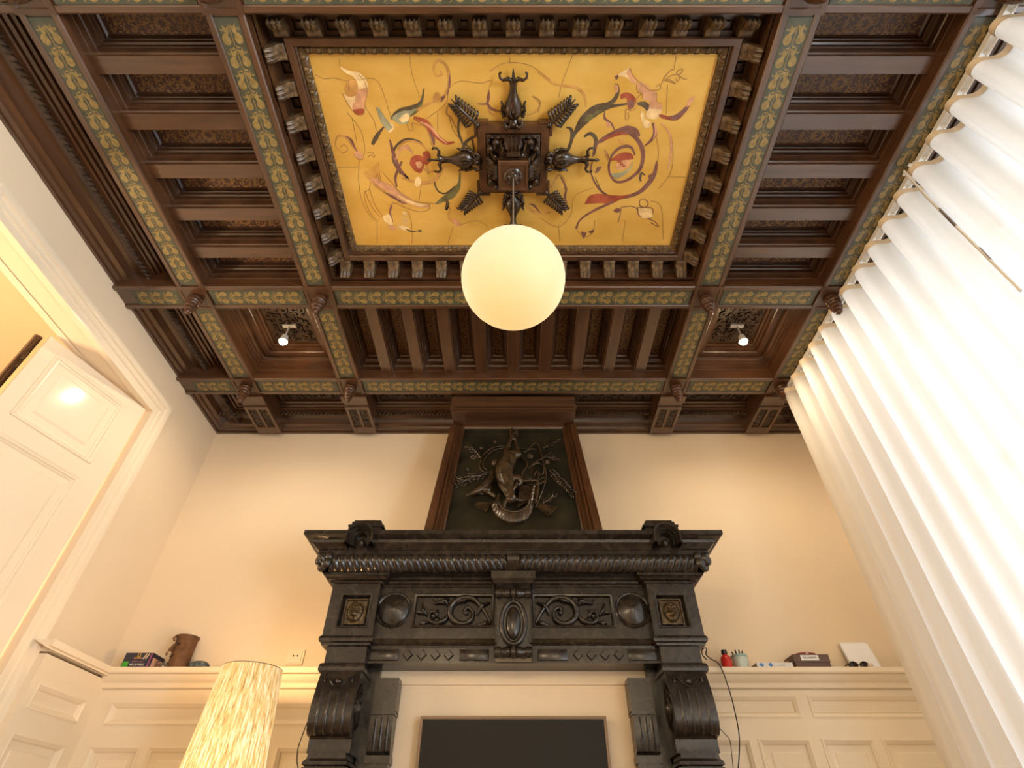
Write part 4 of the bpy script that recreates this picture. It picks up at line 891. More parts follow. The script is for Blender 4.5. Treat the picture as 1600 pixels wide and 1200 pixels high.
for sg in (-1, 1):
    hx = sorted((sg*.105, sg*.505)); m = MB(); m.rect_sweep(hx[0], hx[1], .886, 1.039, [(0, CY+.001), (-.008, CY-.004), (-.004, CY-.006), (.004, CY-.003), (.007, CY+.014)], axes=AXY); fb('panel_moulding', m)
    m = MB(); c = (sg*.610, CY, .965)
    m.lathe([(.090, .002), (.090, -.005), (.087, -.008), (.084, -.005), (.079, -.004), (.076, -.010), (.070, -.013), (.034, -.025), (.010, -.031), (0, -.032)], c, 40, fn=lambda x, y, z: (x, z, y)); fb('roundel', m, smooth=40)
    # scrolling relief
    pts = lambda *q: smooth_path([(sg*x, CY+.010-d, z) for x, z, d in q], 6)
    m = MB()
    def rad(n, *k): return [k[min(int(i/(n-1)*(len(k)-1)), len(k)-2)]*(1-(i/(n-1)*(len(k)-1)) % 1 if i < n-1 else 0)+k[min(int(i/(n-1)*(len(k)-1)), len(k)-2)+1]*((i/(n-1)*(len(k)-1)) % 1 if i < n-1 else 1) for i in range(n)]
    def tb(ks, *q): 
        p_ = pts(*q); m.tube(p_, rad(len(p_), *ks), 8)
    tb((.006, .012, .016, .015, .012, .008, .011), (.115, .905, .0), (.150, .965, .005), (.205, 1.020, .010), (.275, 1.022, .012), (.320, .980, .012), (.312, .925, .012), (.262, .897, .012), (.215, .915, .012), (.205, .955, .012), (.235, .978, .012), (.252, .955, .012))
    tb((.004, .011, .004), (.12, 1.005, 0), (.160, .985, .012), (.185, .940, .004)); tb((.004, .013, .008, .003), (.110, .900, 0), (.140, .900, .012), (.165, .893, .008), (.185, .9, 0))
    tb((.010, .013, .010, .006, .008), (.325, .945, .004), (.350, .915, .010), (.390, .900, .012), (.425, .920, .012), (.420, .955, .012), (.395, .955, .010))
    tb((.004, .012, .005), (.330, .985, 0), (.350, 1.01, .010), (.335, 1.028, .004)); tb((.005, .009, .006, .003), (.340, .995, 0), (.375, 1.005, .008), (.405, 1.000, .008), (.418, 1.022, .004)); tb((.003, .010, .004), (.435, .935, 0), (.455, .960, .010), (.470, 1.0, .002)); tb((.003, .010, .003), (.425, .905, 0), (.455, .905, .010), (.470, .895, .002)); tb((.003, .009, .003), (.455, .945, 0), (.475, .955, .008), (.492, .950, .002)); tb((.004, .010, .003), (.385, .97, 0), (.390, .945, .012), (.375, .925, 0)); tb((.003, .010, .003), (.225, 1.03, 0), (.255, 1.012, .018), (.30, 1.0, .012))
    for (x, z) in ((.240, .952), (.405, .935), (.358, 1.012), (.452, .900)): m.ell((sg*x, CY+.002, z), (.012, .010, .012), 10, 6)
    fb('scroll_relief', m, smooth=70)
    # pier with bronze mask
    m = MB(); x0, x1 = sorted((sg*.687, sg*.93)); h0, h1 = sorted((sg*.722, sg*.872))
    panel_hole(m, x0, x1, .823, 1.079, h0, h1, .866, 1.026, PY, .030, 3.3); pier = fb('pier', m)
    m = MB(); m.u_sweep((x1-x0)/2, PY, 3.1, [(-.02, 1.12), (.048, 1.12), (.048, 1.108), (.036, 1.102), (.030, 1.092), (.016, 1.088), (.010, 1.079), (-.02, 1.079)], cx=(x0+x1)/2); fb('pier_cap', m)
    m = MB(); m.rect_sweep(h0, h1, .866, 1.026, [(-.004, PY+.001), (-.003, PY-.004), (.004, PY-.003), (.008, PY+.010), (.010, PY+.028)], axes=AXY); fb('panel_moulding', m)
    m = MB(); cx, cz = (h0+h1)/2, .946
    def mask(u, v):
        x = (u-.5)*.112; z = (v-.5)*.124; X, Z = x/.056, z/.062; g = lambda a, b_, s, t=None: math.exp(-((X-a)/s)**2-((Z-b_)/(t or s))**2)
        r = math.hypot(X*1.1, Z+.02); th = math.atan2(Z, X)
        h = .016*max(0, 1-r*r*1.6)**.6 + .0035*math.exp(-((r-.66)/.13)**2)*(1+.5*math.sin(13*th)) + .018*g(0, -.28, .24, .20) + .010*g(0, .05, .12, .30) - .008*g(-.27, .16, .13, .10) - .008*g(.27, .16, .13, .10) + .006*g(-.30, .36, .2, .09)+.006*g(.30, .36, .2, .09) - .006*g(0, -.46, .2, .05) + .006*g(0, -.62, .18, .12) + .006*g(-.3, -.2, .16) + .006*g(.3, -.2, .16)
        e = max(abs(X), abs(Z)); h = h if e < .86 else .010 if e > .9 else .0
        return (cx+x, PY+.026-h, cz+z)
    m.grid(44, 48, mask); fb('lion_mask', m, brass, 60, parent=pier, label='bronze lion mask plaque')
    # string course, pier block, cap
    m = MB(); m.u_sweep((x1-x0)/2-.006, PY+.004, 3.2, [(-.02, .825), (.010, .825), (.014, .818), (.016, .808), (.012, .798), (.004, .794), (.002, .784), (-.02, .782)], cx=(x0+x1)/2); fb('string_course', m)
    bx0, bx1 = sorted((sg*.705, sg*.897)); m = MB(); m.box(bx0, bx1, 2.768, 3.3, .700, .790); fb('pier_block', m)
    m = MB(); m.u_sweep((bx1-bx0)/2-.004, 2.752, 3.3, [(-.02, .705), (.004, .705), (.012, .700), (.016, .690), (.017, .675), (.012, .664), (.002, .660), (-.02, .660)], cx=(bx0+bx1)/2); fb('console_cap', m)
    # scrolled console
    c0, c1 = sorted((sg*.700, sg*.885)); CP = [(3.2, .662), (2.722, .662), (2.712, .640), (2.697, .600), (2.685, .560), (2.677, .520), (2.674, .480), (2.678, .450), (2.690, .426), (2.708, .412), (2.728, .408), (2.744, .412), (2.752, .402), (2.755, .372), (2.752, .352), (3.2, .35)]
    m = MB(); m.prism(CP, lambda y, z, d: (d, y, z), c0, c1)
    con = fb('console', m, smooth=30)
    for k in range(4):
        xx = c0+.037+.037*k; m = MB(); pth = [(xx, y+.002, z) for y, z in [(2.692, .582), (2.685, .560), (2.677, .520), (2.674, .480), (2.678, .450), (2.690, .426), (2.708, .413)]]
        m.tube(pth, [.004]+[.0075]*5+[.006], 8, nrm=(1, 0, 0)); fb('flute_rib', m, parent=con, smooth=60)
    cxm = (c0+c1)/2; m = MB()
    zz = lambda x, z: (cxm+x, 2.708-(.655-z)*.30*0-.002, z)
    m.tube(smooth_path([(cxm-.060, 2.701, .612), (cxm-.062, 2.704, .628), (cxm-.048, 2.706, .630), (cxm-.026, 2.699, .608), (cxm-.010, 2.695, .594), (cxm+.010, 2.695, .594), (cxm+.026, 2.699, .608), (cxm+.048, 2.706, .630), (cxm+.062, 2.704, .628), (cxm+.060, 2.701, .612)], 4), .0065, 6); m.ell((cxm, 2.701, .615), (.015, .012, .014), 10, 6); fb('garland', m, parent=con, smooth=60)
    xi = c1 if sg < 0 else c0
    m = MB(); m.lathe([(.050, .0), (.050, .006), (.042, .010), (.036, .004), (.026, .004), (.022, .012), (.010, .018), (0, .019)], (xi, 2.765, .520), 24, fn=lambda x, y, z: (-sg*z, x, y*1.15)); m.tube([(xi-sg*.003, 2.765-.045, .57), (xi-sg*.004, 2.755, .612), (xi-sg*.003, 2.79, .585), (xi-sg*.003, 2.815, .52), (xi-sg*.003, 2.79, .45), (xi-sg*.003, 2.75, .43)], .006, 6); fb('side_scroll', m, parent=con, smooth=50)
    m = MB(); m.u_sweep((c1-c0)/2-.012, 2.742, 3.2, [(-.03, .352), (.0, .352), (.002, .332), (.012, .322), (.014, .310), (.004, .304), (.004, .300), (-.03, .300)], cx=cxm); m.box(c0+.015, c1-.015, 2.75, 3.2, .30, .352); fb('console_neck', m)
    m = MB(); m.box(c0-.004, c1+.004, 2.742, 3.2, .12, .302); m.box(c0+.018, c1-.018, 2.765, 3.2, -1.05, .12); m.box(c0-.01, c1+.01, 2.72, 3.2, -1.2, -1.05); fb('leg', m)
    for q in (-1, 1):
        m = MB(); cq = cxm+q*.047; sp = [(cq+q*(.040-.0022*j)*math.cos(j*.55), 2.738, .222+(.046-.0024*j)*math.sin(j*.55)) for j in range(17)]
        m.tube(sp, [.010-.0002*j for j in range(17)], 8, nrm=(0, 1, 0)); m.ell((cq, 2.738, .222), (.012, .012, .012), 10, 6); fb('volute', m, smooth=60)
    # inner pilaster
    i0, i1 = sorted((sg*.549, sg*.66)); m = MB(); m.box(i0, i1, 2.862, 3.0, .525, .668); m.box(i0, i1, 2.858, 3.0, .515, .53); fb('inner_block', m)
    m = MB(); m.prism([(3.0, .515), (2.866, .515), (2.864, .47), (2.868, .42), (2.880, .375), (2.892, .365), (3.0, .36)], lambda y, z, d: (d, y, z), i0+.004*(sg > 0), i1-.004*(sg < 0)); inc = fb('inner_console', m)
    for k in range(3):
        xx = i0+.030+.028*k; m = MB(); m.tube([(xx, 2.868, .505), (xx, 2.866, .47), (xx, 2.870, .42), (xx, 2.882, .378)], .0075, 6, nrm=(1, 0, 0)); fb('flute_rib', m, parent=inc, smooth=60)
    m = MB(); m.box(i0, i1, 2.872, 3.0, .33, .36); m.box(i0+.006, i1-.006, 2.878, 3.0, .19, .33); m.box(i0+.012, i1-.012, 2.885, 3.0, -1.2, .19); fb('inner_pilaster', m)
    m = MB(); cq = (i0+i1)/2; m.tube([(cq+(.030-.0016*j)*math.cos(j*.55), 2.876, .27+(.030-.0016*j)*math.sin(j*.55)) for j in range(15)], .006, 6, nrm=(0, 1, 0)); m.ell((cq, 2.876, .27), (.009, .009, .009), 8, 5); fb('volute', m, smooth=60)
    m = MB(); m.box(*sorted((sg*.655, sg*.705)), 2.90, 3.2, -1.2, .716); fb('jamb', m)
    # arched crest on the shelf
    ax = sg*.797; m = MB(); b0, b1 = sorted((ax-sg*.095, ax+sg*.088))
    m.add([(b0, 2.656, 1.30), (b1, 2.656, 1.30), (b1, 2.82, 1.30), (b0, 2.82, 1.30), (b0+.012, 2.662, 1.385), (b1-.012, 2.662, 1.385), (b1-.012, 2.80, 1.385), (b0+.012, 2.80, 1.385)], [(0, 3, 2, 1), (4, 5, 6, 7), (0, 1, 5, 4), (1, 2, 6, 5), (2, 3, 7, 6), (3, 0, 4, 7)])
    m.box(b0-.004, b1+.004, 2.650, 2.80, 1.352, 1.362); m.box(b0+.02, b1-.02, 2.67, 2.79, 1.385, 1.397)
    cr = fb('crest_block', m)
    m = MB()
    AR = [(.0, 2.657), (.0, 2.582), (-.003, 2.574), (-.011, 2.574), (-.015, 2.584), (-.021, 2.602), (-.028, 2.600), (-.032, 2.616), (-.039, 2.615), (-.043, 2.636), (-.045, 2.657)]
    zc_, rr_ = 1.266, .0735
    pathq = [(-1, 0, -.038)]+[(-math.cos(math.pi*k/20), math.sin(math.pi*k/20), 0) for k in range(21)]+[(1, 0, -.038)]
    m.path_sweep([[(ax+(rr_+i_)*dx, y_, zc_+(rr_+i_)*dz+ez) for i_, y_ in AR] for dx, dz, ez in pathq], False)
    m.ell((ax+.004*-sg, 2.640, 1.248), (.017, .022, .020), 14, 10)
    fb('arched_crest', m, smooth=40)
# lintel with plaques and lozenges
m = MB(); m.box(-.712, .712, CY, 2.96, .716, .785); m.line_sweep(-.705, .705, CY, [(-.05, .824), (.012, .824), (.016, .815), (.018, .806), (.012, .797), (.004, .793), (.002, .784), (-.05, .782)]); lin = fb('lintel', m)
for sg in (-1, 1):
    for (a_, b_) in ((.555, .700), (.118, .262)):
        x0, x1 = sorted((sg*a_, sg*b_)); m = MB(); m.rect_sweep(x0, x1, .727, .776, [(0, CY+.002), (0, CY-.008), (.003, CY-.010)], cap=True, axes=AXY); fb('plaque', m, parent=lin)
    for a_ in (.312, .376, .443, .510):
        m = MB(); x, z = sg*a_, .7515; m.add([(x-.026, CY+.001, z), (x, CY+.001, z-.027), (x+.026, CY+.001, z), (x, CY+.001, z+.027), (x-.020, CY-.010, z), (x, CY-.010, z-.021), (x+.020, CY-.010, z), (x, CY-.010, z+.021)], [(0, 1, 5, 4), (1, 2, 6, 5), (2, 3, 7, 6), (3, 0, 4, 7), (4, 5, 6, 7)]); fb('lozenge', m, parent=lin)
# keystone
m = MB(); m.prism([(2.85, 1.07), (2.722, 1.07), (2.705, 1.03), (2.703, .95), (2.712, .85), (2.725, .78), (2.735, .735), (2.735, .718), (2.85, .718)], lambda y, z, d: (d, y, z), -.086, .086); key = fb('keystone', m)
m = MB(); m.u_sweep(.088, 2.70, 2.85, [(-.05, 1.118), (.024, 1.118), (.024, 1.080), (.016, 1.072), (.010, 1.060), (0, 1.056), (-.05, 1.056)]); fb('keystone_cap', m)
for (y, z, r) in ((2.705, 1.012, .026), (2.728, .744, .027)):
    m = MB(); m.lathe([(r*.8, -.090), (r, -.086), (r, -.062), (r*.80, -.058), (r*.85, -.040), (r*1.0, -.034), (r*1.0, -.018), (r*.85, -.014), (r*1.1, -.008), (r*1.1, .008), (r*.85, .014), (r*1.0, .018), (r*1.0, .034), (r*.85, .040), (r*.8, .058), (r, .062), (r, .086), (r*.8, .090)], (0, y, z), 20, fn=lambda a, b_, h: (h, a, b_)); fb('scroll_roll', m, parent=key, smooth=40)
m = MB(); N = 36; m.tube([(.058*math.cos(2*math.pi*i/N), 2.700+.020*(.87-(.872+.098*math.sin(2*math.pi*i/N))), .872+.098*math.sin(2*math.pi*i/N)) for i in range(N+1)], .012, 8); fb('oval_ring', m, parent=key, smooth=60)
m = MB(); m.ell((0, 2.705, .872), (.037, .022, .076), 20, 14); m.tube([(0, 2.700, .960), (0, 2.690, .972), (0, 2.695, .99)], .006, 6); m.tube([(0, 2.712, .782), (0, 2.70, .772), (0, 2.712, .755)], .006, 6); fb('oval_boss', m, parent=key, smooth=70)
for sg in (-1, 1): m = MB(); m.box(*sorted((sg*.078, sg*.086)), 2.698, 2.72, .78, .985); fb('keystone_edge', m, parent=key)
m = MB(); m.box(-.72, .72, 2.952, 3.0, -1.2, .80); m.box(-.66, .66, 2.942, 2.955, .655, .716); fb('infill_panel', m, plaster, label='cream plaster infill of the hearth opening')
m = MB(); m.box(-.885, .885, 3.0, 3.395, -1.2, 1.25); fb('chimney_body', m)

# ================================================================= LEANING OVERMANTEL WITH HUNTING TROPHY RELIEF
HY = lambda z: 2.85+(z-1.436)*.2465
HX = lambda z: .509-(z-1.436)*.0664
hood_p = Vector((0, 2.85, 1.436)); hood_n = Vector((0, -1, .2465)).normalized()
om = empty('overmantel', (0, 3.1, 1.30), 'brown framed sloping overmantel panel above the black mantel shelf', 'overmantel')
FR = [(1.0, -.022), (.995, -.030), (.905, -.030), (.900, -.018), (.888, -.016), (.878, -.026), (.862, -.026), (.856, -.010), (.838, -.008), (.830, -.016), (.818, -.016), (.812, -.002), (.79, 0), (.772, .008)]
for sg in (-1, 1):
    m = MB(); zs_ = (1.302, 2.345)
    m.path_sweep([[(sg*HX(z)*1.0, 3.42, z)]+[(sg*HX(z)*r, HY(z)+o, z) for r, o in FR] for z in zs_], False); m.build('side_frame', wood_z, om, smooth=30)
m = MB(); TZ = lambda r: 2.450-(1.0-r)*.53
m.path_sweep([[(sg*HX(TZ(r))*(1 if r < .99 else 1)*(r if r < .999 else 1), HY(TZ(r))+o-.001, TZ(r)) for r, o in FR] for sg in (-1, 1)], False)
m.add([(-HX(2.345), HY(2.345)-.028, 2.345), (HX(2.345), HY(2.345)-.028, 2.345), (HX(2.45), HY(2.45)-.028, 2.45), (-HX(2.45), HY(2.45)-.028, 2.45)], [])
m.build('top_frame', wood_x, om, smooth=30)
m = MB(); m.box(-.438, .438, 2.912, 3.40, 2.405, 2.495); m.box(-.432, .432, 2.93, 3.40, 2.362, 2.405); m.build('crown_moulding', wood_x, om)
for (z0, z1, y, h_) in ((2.400, 2.410, 2.904, .444), (2.448, 2.455, 2.906, .440), (2.360, 2.367, 2.922, .436), (2.380, 2.384, 2.925, .434)): m = MB(); m.box(-h_, h_, y, 3.0, z0, z1); m.build('crown_fillet', wood_x, om)
relief_bg = mat('blackened_panel', (0.008, 0.0075, 0.005), .42, spec=.25, noise=((6, 6, 6), (0.038, 0.032, 0.018), .35, .8, 7), bump=((20, 20, 20), .15, .005))
relief_w = mat('dark_carved_relief', (0.026, 0.016, 0.008), .24, noise=((25, 25, 25), (0.085, 0.052, 0.026), .35, .75), bump=((90, 90, 35), .35, .004))
zt, zb_ = 2.337, 1.302
m = MB(); m.add([(sg*HX(z)*.79, HY(z)+d, z) for d in (.006, .03) for sg, z in ((-1, zb_), (1, zb_), (1, zt), (-1, zt))], [(0, 1, 2, 3), (7, 6, 5, 4), (0, 4, 5, 1), (1, 5, 6, 2), (2, 6, 7, 3), (3, 7, 4, 0)]); pan = m.build('relief_panel', relief_bg, om)
def RP(x, y, h=0.0):                        # a spot on the relief (measured on the photograph) raised h from the panel
    return on_plane(640+x/5, 620+y/5, hood_p, hood_n) + hood_n*(h-.008)
def rt(m, rr, *q, n=8, k=5):
    p_ = smooth_path([RP(*a_) for a_ in q], k); N = len(p_)
    if not hasattr(rr, '__len__'): rr = [rr, rr]
    ra = []
    for i in range(N):
        t = i/(N-1)*(len(rr)-1); j = min(int(t), len(rr)-2); ra.append(rr[j]+(rr[j+1]-rr[j])*(t-j))
    m.tube(p_, ra, n)
def remesh(o, vx):
    md = o.modifiers.new('remesh', 'REMESH'); md.mode = 'VOXEL'; md.voxel_size = vx; md.use_smooth_shade = True
    sm = o.modifiers.new('smooth', 'SMOOTH'); sm.iterations = 3; sm.factor = .5
# hanging hare: one continuous body
m = MB()
rt(m, (.012, .014, .020, .034), (802, 290, .03), (785, 380, .035), (760, 450, .045), (765, 520, .06))
rt(m, (.012, .014, .018, .032), (822, 320, .03), (835, 400, .035), (845, 450, .045), (825, 510, .06))
rt(m, (.034, .052, .060, .056, .046, .032), (800, 480, .045), (780, 540, .06), (745, 610, .065), (745, 680, .06), (765, 740, .06), (785, 790, .055))
rt(m, (.020, .030, .030, .016), (780, 780, .055), (790, 815, .065), (795, 850, .07), (775, 875, .075))
rt(m, (.008, .012, .010, .004), (775, 800, .075), (745, 790, .085), (720, 760, .085), (712, 730, .08)); rt(m, (.008, .012, .010, .004), (800, 800, .08), (825, 780, .09), (838, 750, .088), (835, 725, .08)); rt(m, (.010, .013, .009), (805, 840, .06), (850, 850, .055), (905, 835, .04)); rt(m, (.010, .012, .008), (770, 835, .06), (745, 870, .05), (740, 905, .04))
rt(m, (.030, .020, .012, .012), (745, 690, .06), (715, 740, .07), (740, 800, .075), (765, 835, .07)); rt(m, (.030, .022, .013, .010), (790, 690, .06), (850, 700, .075), (870, 725, .07), (840, 745, .06))
m.ell(RP(825, 505, .07), (.046, .03, .034), 14, 10)
o = m.build('hanging_hare', relief_w, pan); remesh(o, .0055)
m = MB()
for q in ([(802, 265), (790, 290), (800, 330)], [(825, 270), (838, 300), (825, 340)], [(800, 300), (830, 310), (845, 335)], [(840, 345), (825, 360), (800, 350)]): rt(m, (.006, .010, .006), *[(x, y, .03) for x, y in q])
m.ell(RP(812, 355, .035), (.018, .015, .015), 10, 6); m.build('ribbon_knot', relief_w, pan, smooth=70)
# fish basket: ribbed oval tub
m = MB(); secs = []
for j in range(0, 41):
    t = j/40; an = math.pi*(1.02+1.12*t)     # lower arc
    ox, oy = 815+175*math.cos(an), 850-150*math.sin(an)*1.0
    if t > .62: k_ = (t-.62)/.38; ox = 950+(1010-950)*k_; oy = 930-(930-680)*k_
    ix, iy = 815+(ox-815)*.78, 830+(oy-830)*.68
    rg = .004*(j % 2)
    secs.append([RP(ox, oy, .0), RP(ox, oy, .030+rg), RP((ox+ix)/2, (oy+iy)/2, .044+rg), RP(ix, iy, .048+rg), RP(ix, iy, .0)])
m.path_sweep(secs, True); m.build('ribbed_basket', relief_w, pan, smooth=30)
m = MB(); rt(m, .007, *[(815+118*math.cos(a_), 845-95*math.sin(a_), .052) for a_ in [math.pi*(1.0+.09*i) for i in range(12)]]); rt(m, .007, (700, 800, .05), (680, 870, .05), (700, 920, .05)); rt(m, .008, (885, 690, .045), (950, 690, .045), (995, 690, .045), (1000, 760, .045), (985, 860, .045)); m.build('basket_rim', relief_w, pan, smooth=70)
m = MB()
for k in range(12):
    x = 860+11*k; rt(m, .0045, (x, 700+2*k, .028), (x-4, 790, .028), (x-14, 880-6*k, .028))
m.build('basket_weave', relief_w, pan, smooth=70)
# horn, game bag, ropes, gun parts, shells, foliage
m = MB(); rt(m, (.006, .016, .022, .024, .020, .012, .004), (440, 783, .02), (500, 772, .03), (560, 745, .036), (610, 700, .036), (640, 655, .034), (645, 610, .03), (640, 585, .02)); m.build('curved_horn', relief_w, pan, smooth=70)
m = MB(); m.grid(14, 6, lambda u, v: RP(470+170*u, 775-(130*u)*v-10*math.sin(math.pi*u), .012+.018*math.sin(math.pi*v)*math.sin(math.pi*u))); m.build('hat_brim', relief_w, pan, smooth=70)
m = MB(); m.ell(RP(605, 755, .035), (.034, .024, .020), 14, 10); rt(m, (.012, .018, .010), (620, 770, .03), (650, 790, .035), (670, 810, .03)); o = m.build('game_bird', relief_w, pan); remesh(o, .005)
m = MB(); m.ell(RP(668, 545, .04), (.024, .02, .028), 12, 8); m.build('game_bag', relief_w, pan, smooth=70)
m = MB()
for (x, y, r) in ((668, 352, .013), (940, 465, .022), (1075, 510, .018), (480, 400, .018), (455, 565, .012), (930, 650, .022), (560, 400, .013), (500, 470, .024)):
    c = RP(x, y, .008)
    for q in range(6): an = q*math.pi/3; m.ell(c+Vector((math.cos(an), 0, math.sin(an)))*r*.55, (r*.5, r*.42, r*.5), 8, 6)
    m.ell(c+hood_n*.006, (r*.45, r*.45, r*.45), 8, 6)
m.build('blossom', relief_w, pan, smooth=70, kind='stuff')
m = MB()
for q in ([(745, 385), (650, 400), (575, 460), (545, 540), (580, 590), (640, 585)], [(740, 400), (660, 420), (600, 470), (575, 540), (610, 575)], [(845, 400), (920, 410), (990, 360), (1025, 440), (1045, 520), (1065, 600), (1055, 680), (1015, 790), (980, 870)], [(870, 600), (890, 660), (960, 690), (1040, 670), (1060, 630), (1010, 650)], [(930, 560), (960, 530), (1040, 480), (1110, 430)], [(880, 480), (920, 530), (880, 600), (870, 660)], [(950, 600), (960, 540), (1010, 520), (1050, 560), (1035, 610), (1000, 580)], [(1000, 650), (1010, 600), (990, 590), (970, 620)], [(890, 440), (940, 410), (990, 415)]): rt(m, (.004, .0065, .0065, .004), *[(x, y, .010) for x, y in q], n=6)
m.build('looped_cord', relief_w, pan, smooth=70)
def slab(m, pts, h): 
    n = len(pts); m.add([RP(x, y, 0) for x, y in pts]+[RP(x, y, h) for x, y in pts], [tuple(range(n)), tuple(range(2*n-1, n-1, -1))]+[(i, (i+1) % n, n+(i+1) % n, n+i) for i in range(n)])
m = MB(); slab(m, [(510, 850), (535, 825), (640, 835), (600, 905)], .018); slab(m, [(525, 855), (545, 838), (620, 845), (592, 890)], .026); m.build('powder_flask', relief_w, pan)
m = MB(); slab(m, [(990, 860), (1020, 835), (1158, 868), (1095, 930), (1075, 928)], .014); slab(m, [(1010, 862), (1030, 848), (1130, 872), (1085, 915)], .019); m.build('paddle_blade', relief_w, pan)
m = MB(); q = random.Random(5)
for (x0, y0, x1, y1, n) in ((1090, 570, 1280, 760, 22), (600, 600, 360, 690, 14), (560, 620, 370, 640, 12), (560, 480, 450, 380, 10), (1040, 400, 1160, 330, 10), (1060, 470, 1150, 470, 8), (1040, 830, 1130, 760, 10)):
    dx, dy = x1-x0, y1-y0; L = math.hypot(dx, dy); px, py = -dy/L, dx/L
    rt(m, (.004, .004, .002), (x0, y0, .006), ((x0+x1)/2+px*8, (y0+y1)/2+py*8, .010), (x1, y1, .004), n=5)
    for i in range(n):
        t = (i+.5)/n; s_ = 1 if i % 2 else -1; l = q.uniform(26, 48)
        ax_, ay_ = x0+dx*t, y0+dy*t; rt(m, (.0015, .0045, .001), (ax_, ay_, .006), (ax_+dx/L*l*.5+px*s_*l*.5, ay_+dy/L*l*.5+py*s_*l*.5, .012), (ax_+dx/L*l+px*s_*l*.6, ay_+dy/L*l+py*s_*l*.6, .004), n=5, k=3)
m.build('foliage', relief_w, pan, smooth=70, kind='stuff')

# ================================================================= THINGS ON THE LEDGE, SOCKET, CABLES
zl = .8087
def text(body, size, loc, rot, mt, parent, name='lettering', ext=.0004):
    cu_ = bpy.data.curves.new(name, 'FONT'); cu_.body = body; cu_.size = size; cu_.extrude = ext; cu_.align_x = 'CENTER'; cu_.align_y = 'CENTER'; cu_.materials.append(mt)
    tmp = bpy.data.objects.new('tmp', cu_); C.objects.link(tmp)
    me = bpy.data.meshes.new_from_object(tmp.evaluated_get(bpy.context.evaluated_depsgraph_get())); bpy.data.objects.remove(tmp); bpy.data.curves.remove(cu_)
    o = bpy.data.objects.new(name, me); C.objects.link(o); o.parent = parent; p = parent['_p']; o['kind'] = 'stuff'; o.location = (loc[0]-p[0], loc[1]-p[1], loc[2]-p[2]); o.rotation_euler = rot; return o
pl = lambda n, c, r=.5: MATS.get(n) or mat(n, c, r)
# printed box, left
gb = empty('game_box', (-2.12, 3.32, zl), 'dark printed cardboard game box with a green corner on the left ledge', 'box')
x0, x1, y0, y1, z1 = -2.185, -2.030, 3.262, 3.392, .888
m = MB(); m.box(x0, x1, y0, y1, zl, z1); m.build('carton', pl('navy_card', (0.030, 0.028, 0.050)), gb)
m = MB(); m.box(x1-.012, x1-.004, y0-.0012, y0, zl, z1); m.build('magenta_stripe', pl('magenta_print', (0.28, 0.06, 0.16)), gb)
m = MB(); m.box(x0+.004, x0+.036, y0-.0012, y0, zl+.004, zl+.034); m.build('green_square', pl('green_print', (0.06, 0.36, 0.03)), gb)
m = MB(); m.box(x1, x1+.0012, y0+.012, y1-.03, zl+.004, z1-.022); m.build('side_label', pl('pink_print', (0.62, 0.36, 0.26)), gb)
m = MB(); m.box(x1, x1+.0014, y1-.028, y1-.006, zl+.004, z1-.022); m.build('side_label', pl('cream_print', (0.75, 0.62, 0.40)), gb)
m = MB(); m.box(x0+.055, x0+.098, y0-.0012, y0, z1-.030, z1-.024); m.build('orange_line', pl('orange_print', (0.60, 0.30, 0.12)), gb)
m = MB()
for k in range(2): m.prism([(x0+.104+.014*k, z1-.032), (x0+.110+.014*k, z1-.032), (x0+.122+.014*k, z1-.004), (x0+.116+.014*k, z1-.004)], lambda a_, b_, d: (a_, d, b_), y0-.0012, y0)
m.build('slanted_stripe', pl('cream_print', (0.75, 0.62, 0.40)), gb)
text('LJ', .028, (x0+.078, y0-.0006, z1-.012), (R(90), 0, 0), pl('yellow_print', (0.75, 0.55, 0.04)), gb)
text('KEY JUMBLE', .0150, (x0+.085, y0-.0006, zl+.018), (R(90), 0, 0), pl('white_print', (0.75, 0.72, 0.68)), gb)
text('la boite a jeux', .0110, (x0+.083, y0-.0006, zl+.034), (R(90), 0, 0), pl('mauve_print', (0.40, 0.20, 0.20)), gb)
# clay head vase
cv = empty('clay_vase', (-1.905, 3.325, zl), 'brown clay face vase with open rim on the left ledge', 'vase')
clay = mat('brown_clay', (0.095, 0.041, 0.014), .75, noise=((25, 25, 25), (0.17, 0.078, 0.030), .3, .7), bump=((60, 60, 60), .4, .003))
VC = (-1.905, 3.325, zl)
m = MB(); m.lathe([(.036, 0), (.046, .004), (.052, .03), (.055, .07), (.056, .12), (.058, .165), (.064, .176), (.062, .182), (.054, .180), (.050, .165), (.048, .10), (.040, .02), (0, .015)], VC, 28); m.build('pot', clay, cv, smooth=50)
FA = -2.2                                    # facing angle
def fv(a_, z, r): return (VC[0]+r*math.cos(FA+a_), VC[1]+r*math.sin(FA+a_), VC[2]+z)
m = MB(); m.tube([fv(0, .128, .055), fv(0, .112, .066), fv(0, .098, .074), fv(0, .092, .060)], [.006, .009, .012, .006], 8); m.build('nose', clay, cv, smooth=60)
m = MB(); m.tube([fv(-.02, .094, .074), fv(-.12, .078, .084), fv(-.05, .066, .082), fv(.06, .076, .078)], .003, 6); m.build('nose_ring', clay, cv, smooth=60)
m = MB(); m.tube([fv(-.25, .182, .060), fv(-.3, .162, .072), fv(-.2, .150, .066)], .006, 6); m.build('rim_lug', clay, cv, smooth=60)
dk = pl('dark_clay', (0.03, 0.013, 0.006), .8)
for a_ in (-.45, .45):
    m = MB(); m.ell(fv(a_, .130, .054), (.011, .011, .008), 12, 8); m.build('eye', dk, cv, smooth=70)
m = MB(); m.tube([fv(-.35, .070, .055), fv(0, .066, .058), fv(.35, .070, .055)], .004, 6); m.build('mouth', dk, cv, smooth=60)
m = MB(); m.tube([fv(1.1, .135, .056), fv(1.2, .125, .066), fv(1.1, .105, .064), fv(1.05, .098, .056)], .006, 6); m.build('ear', clay, cv, smooth=60)
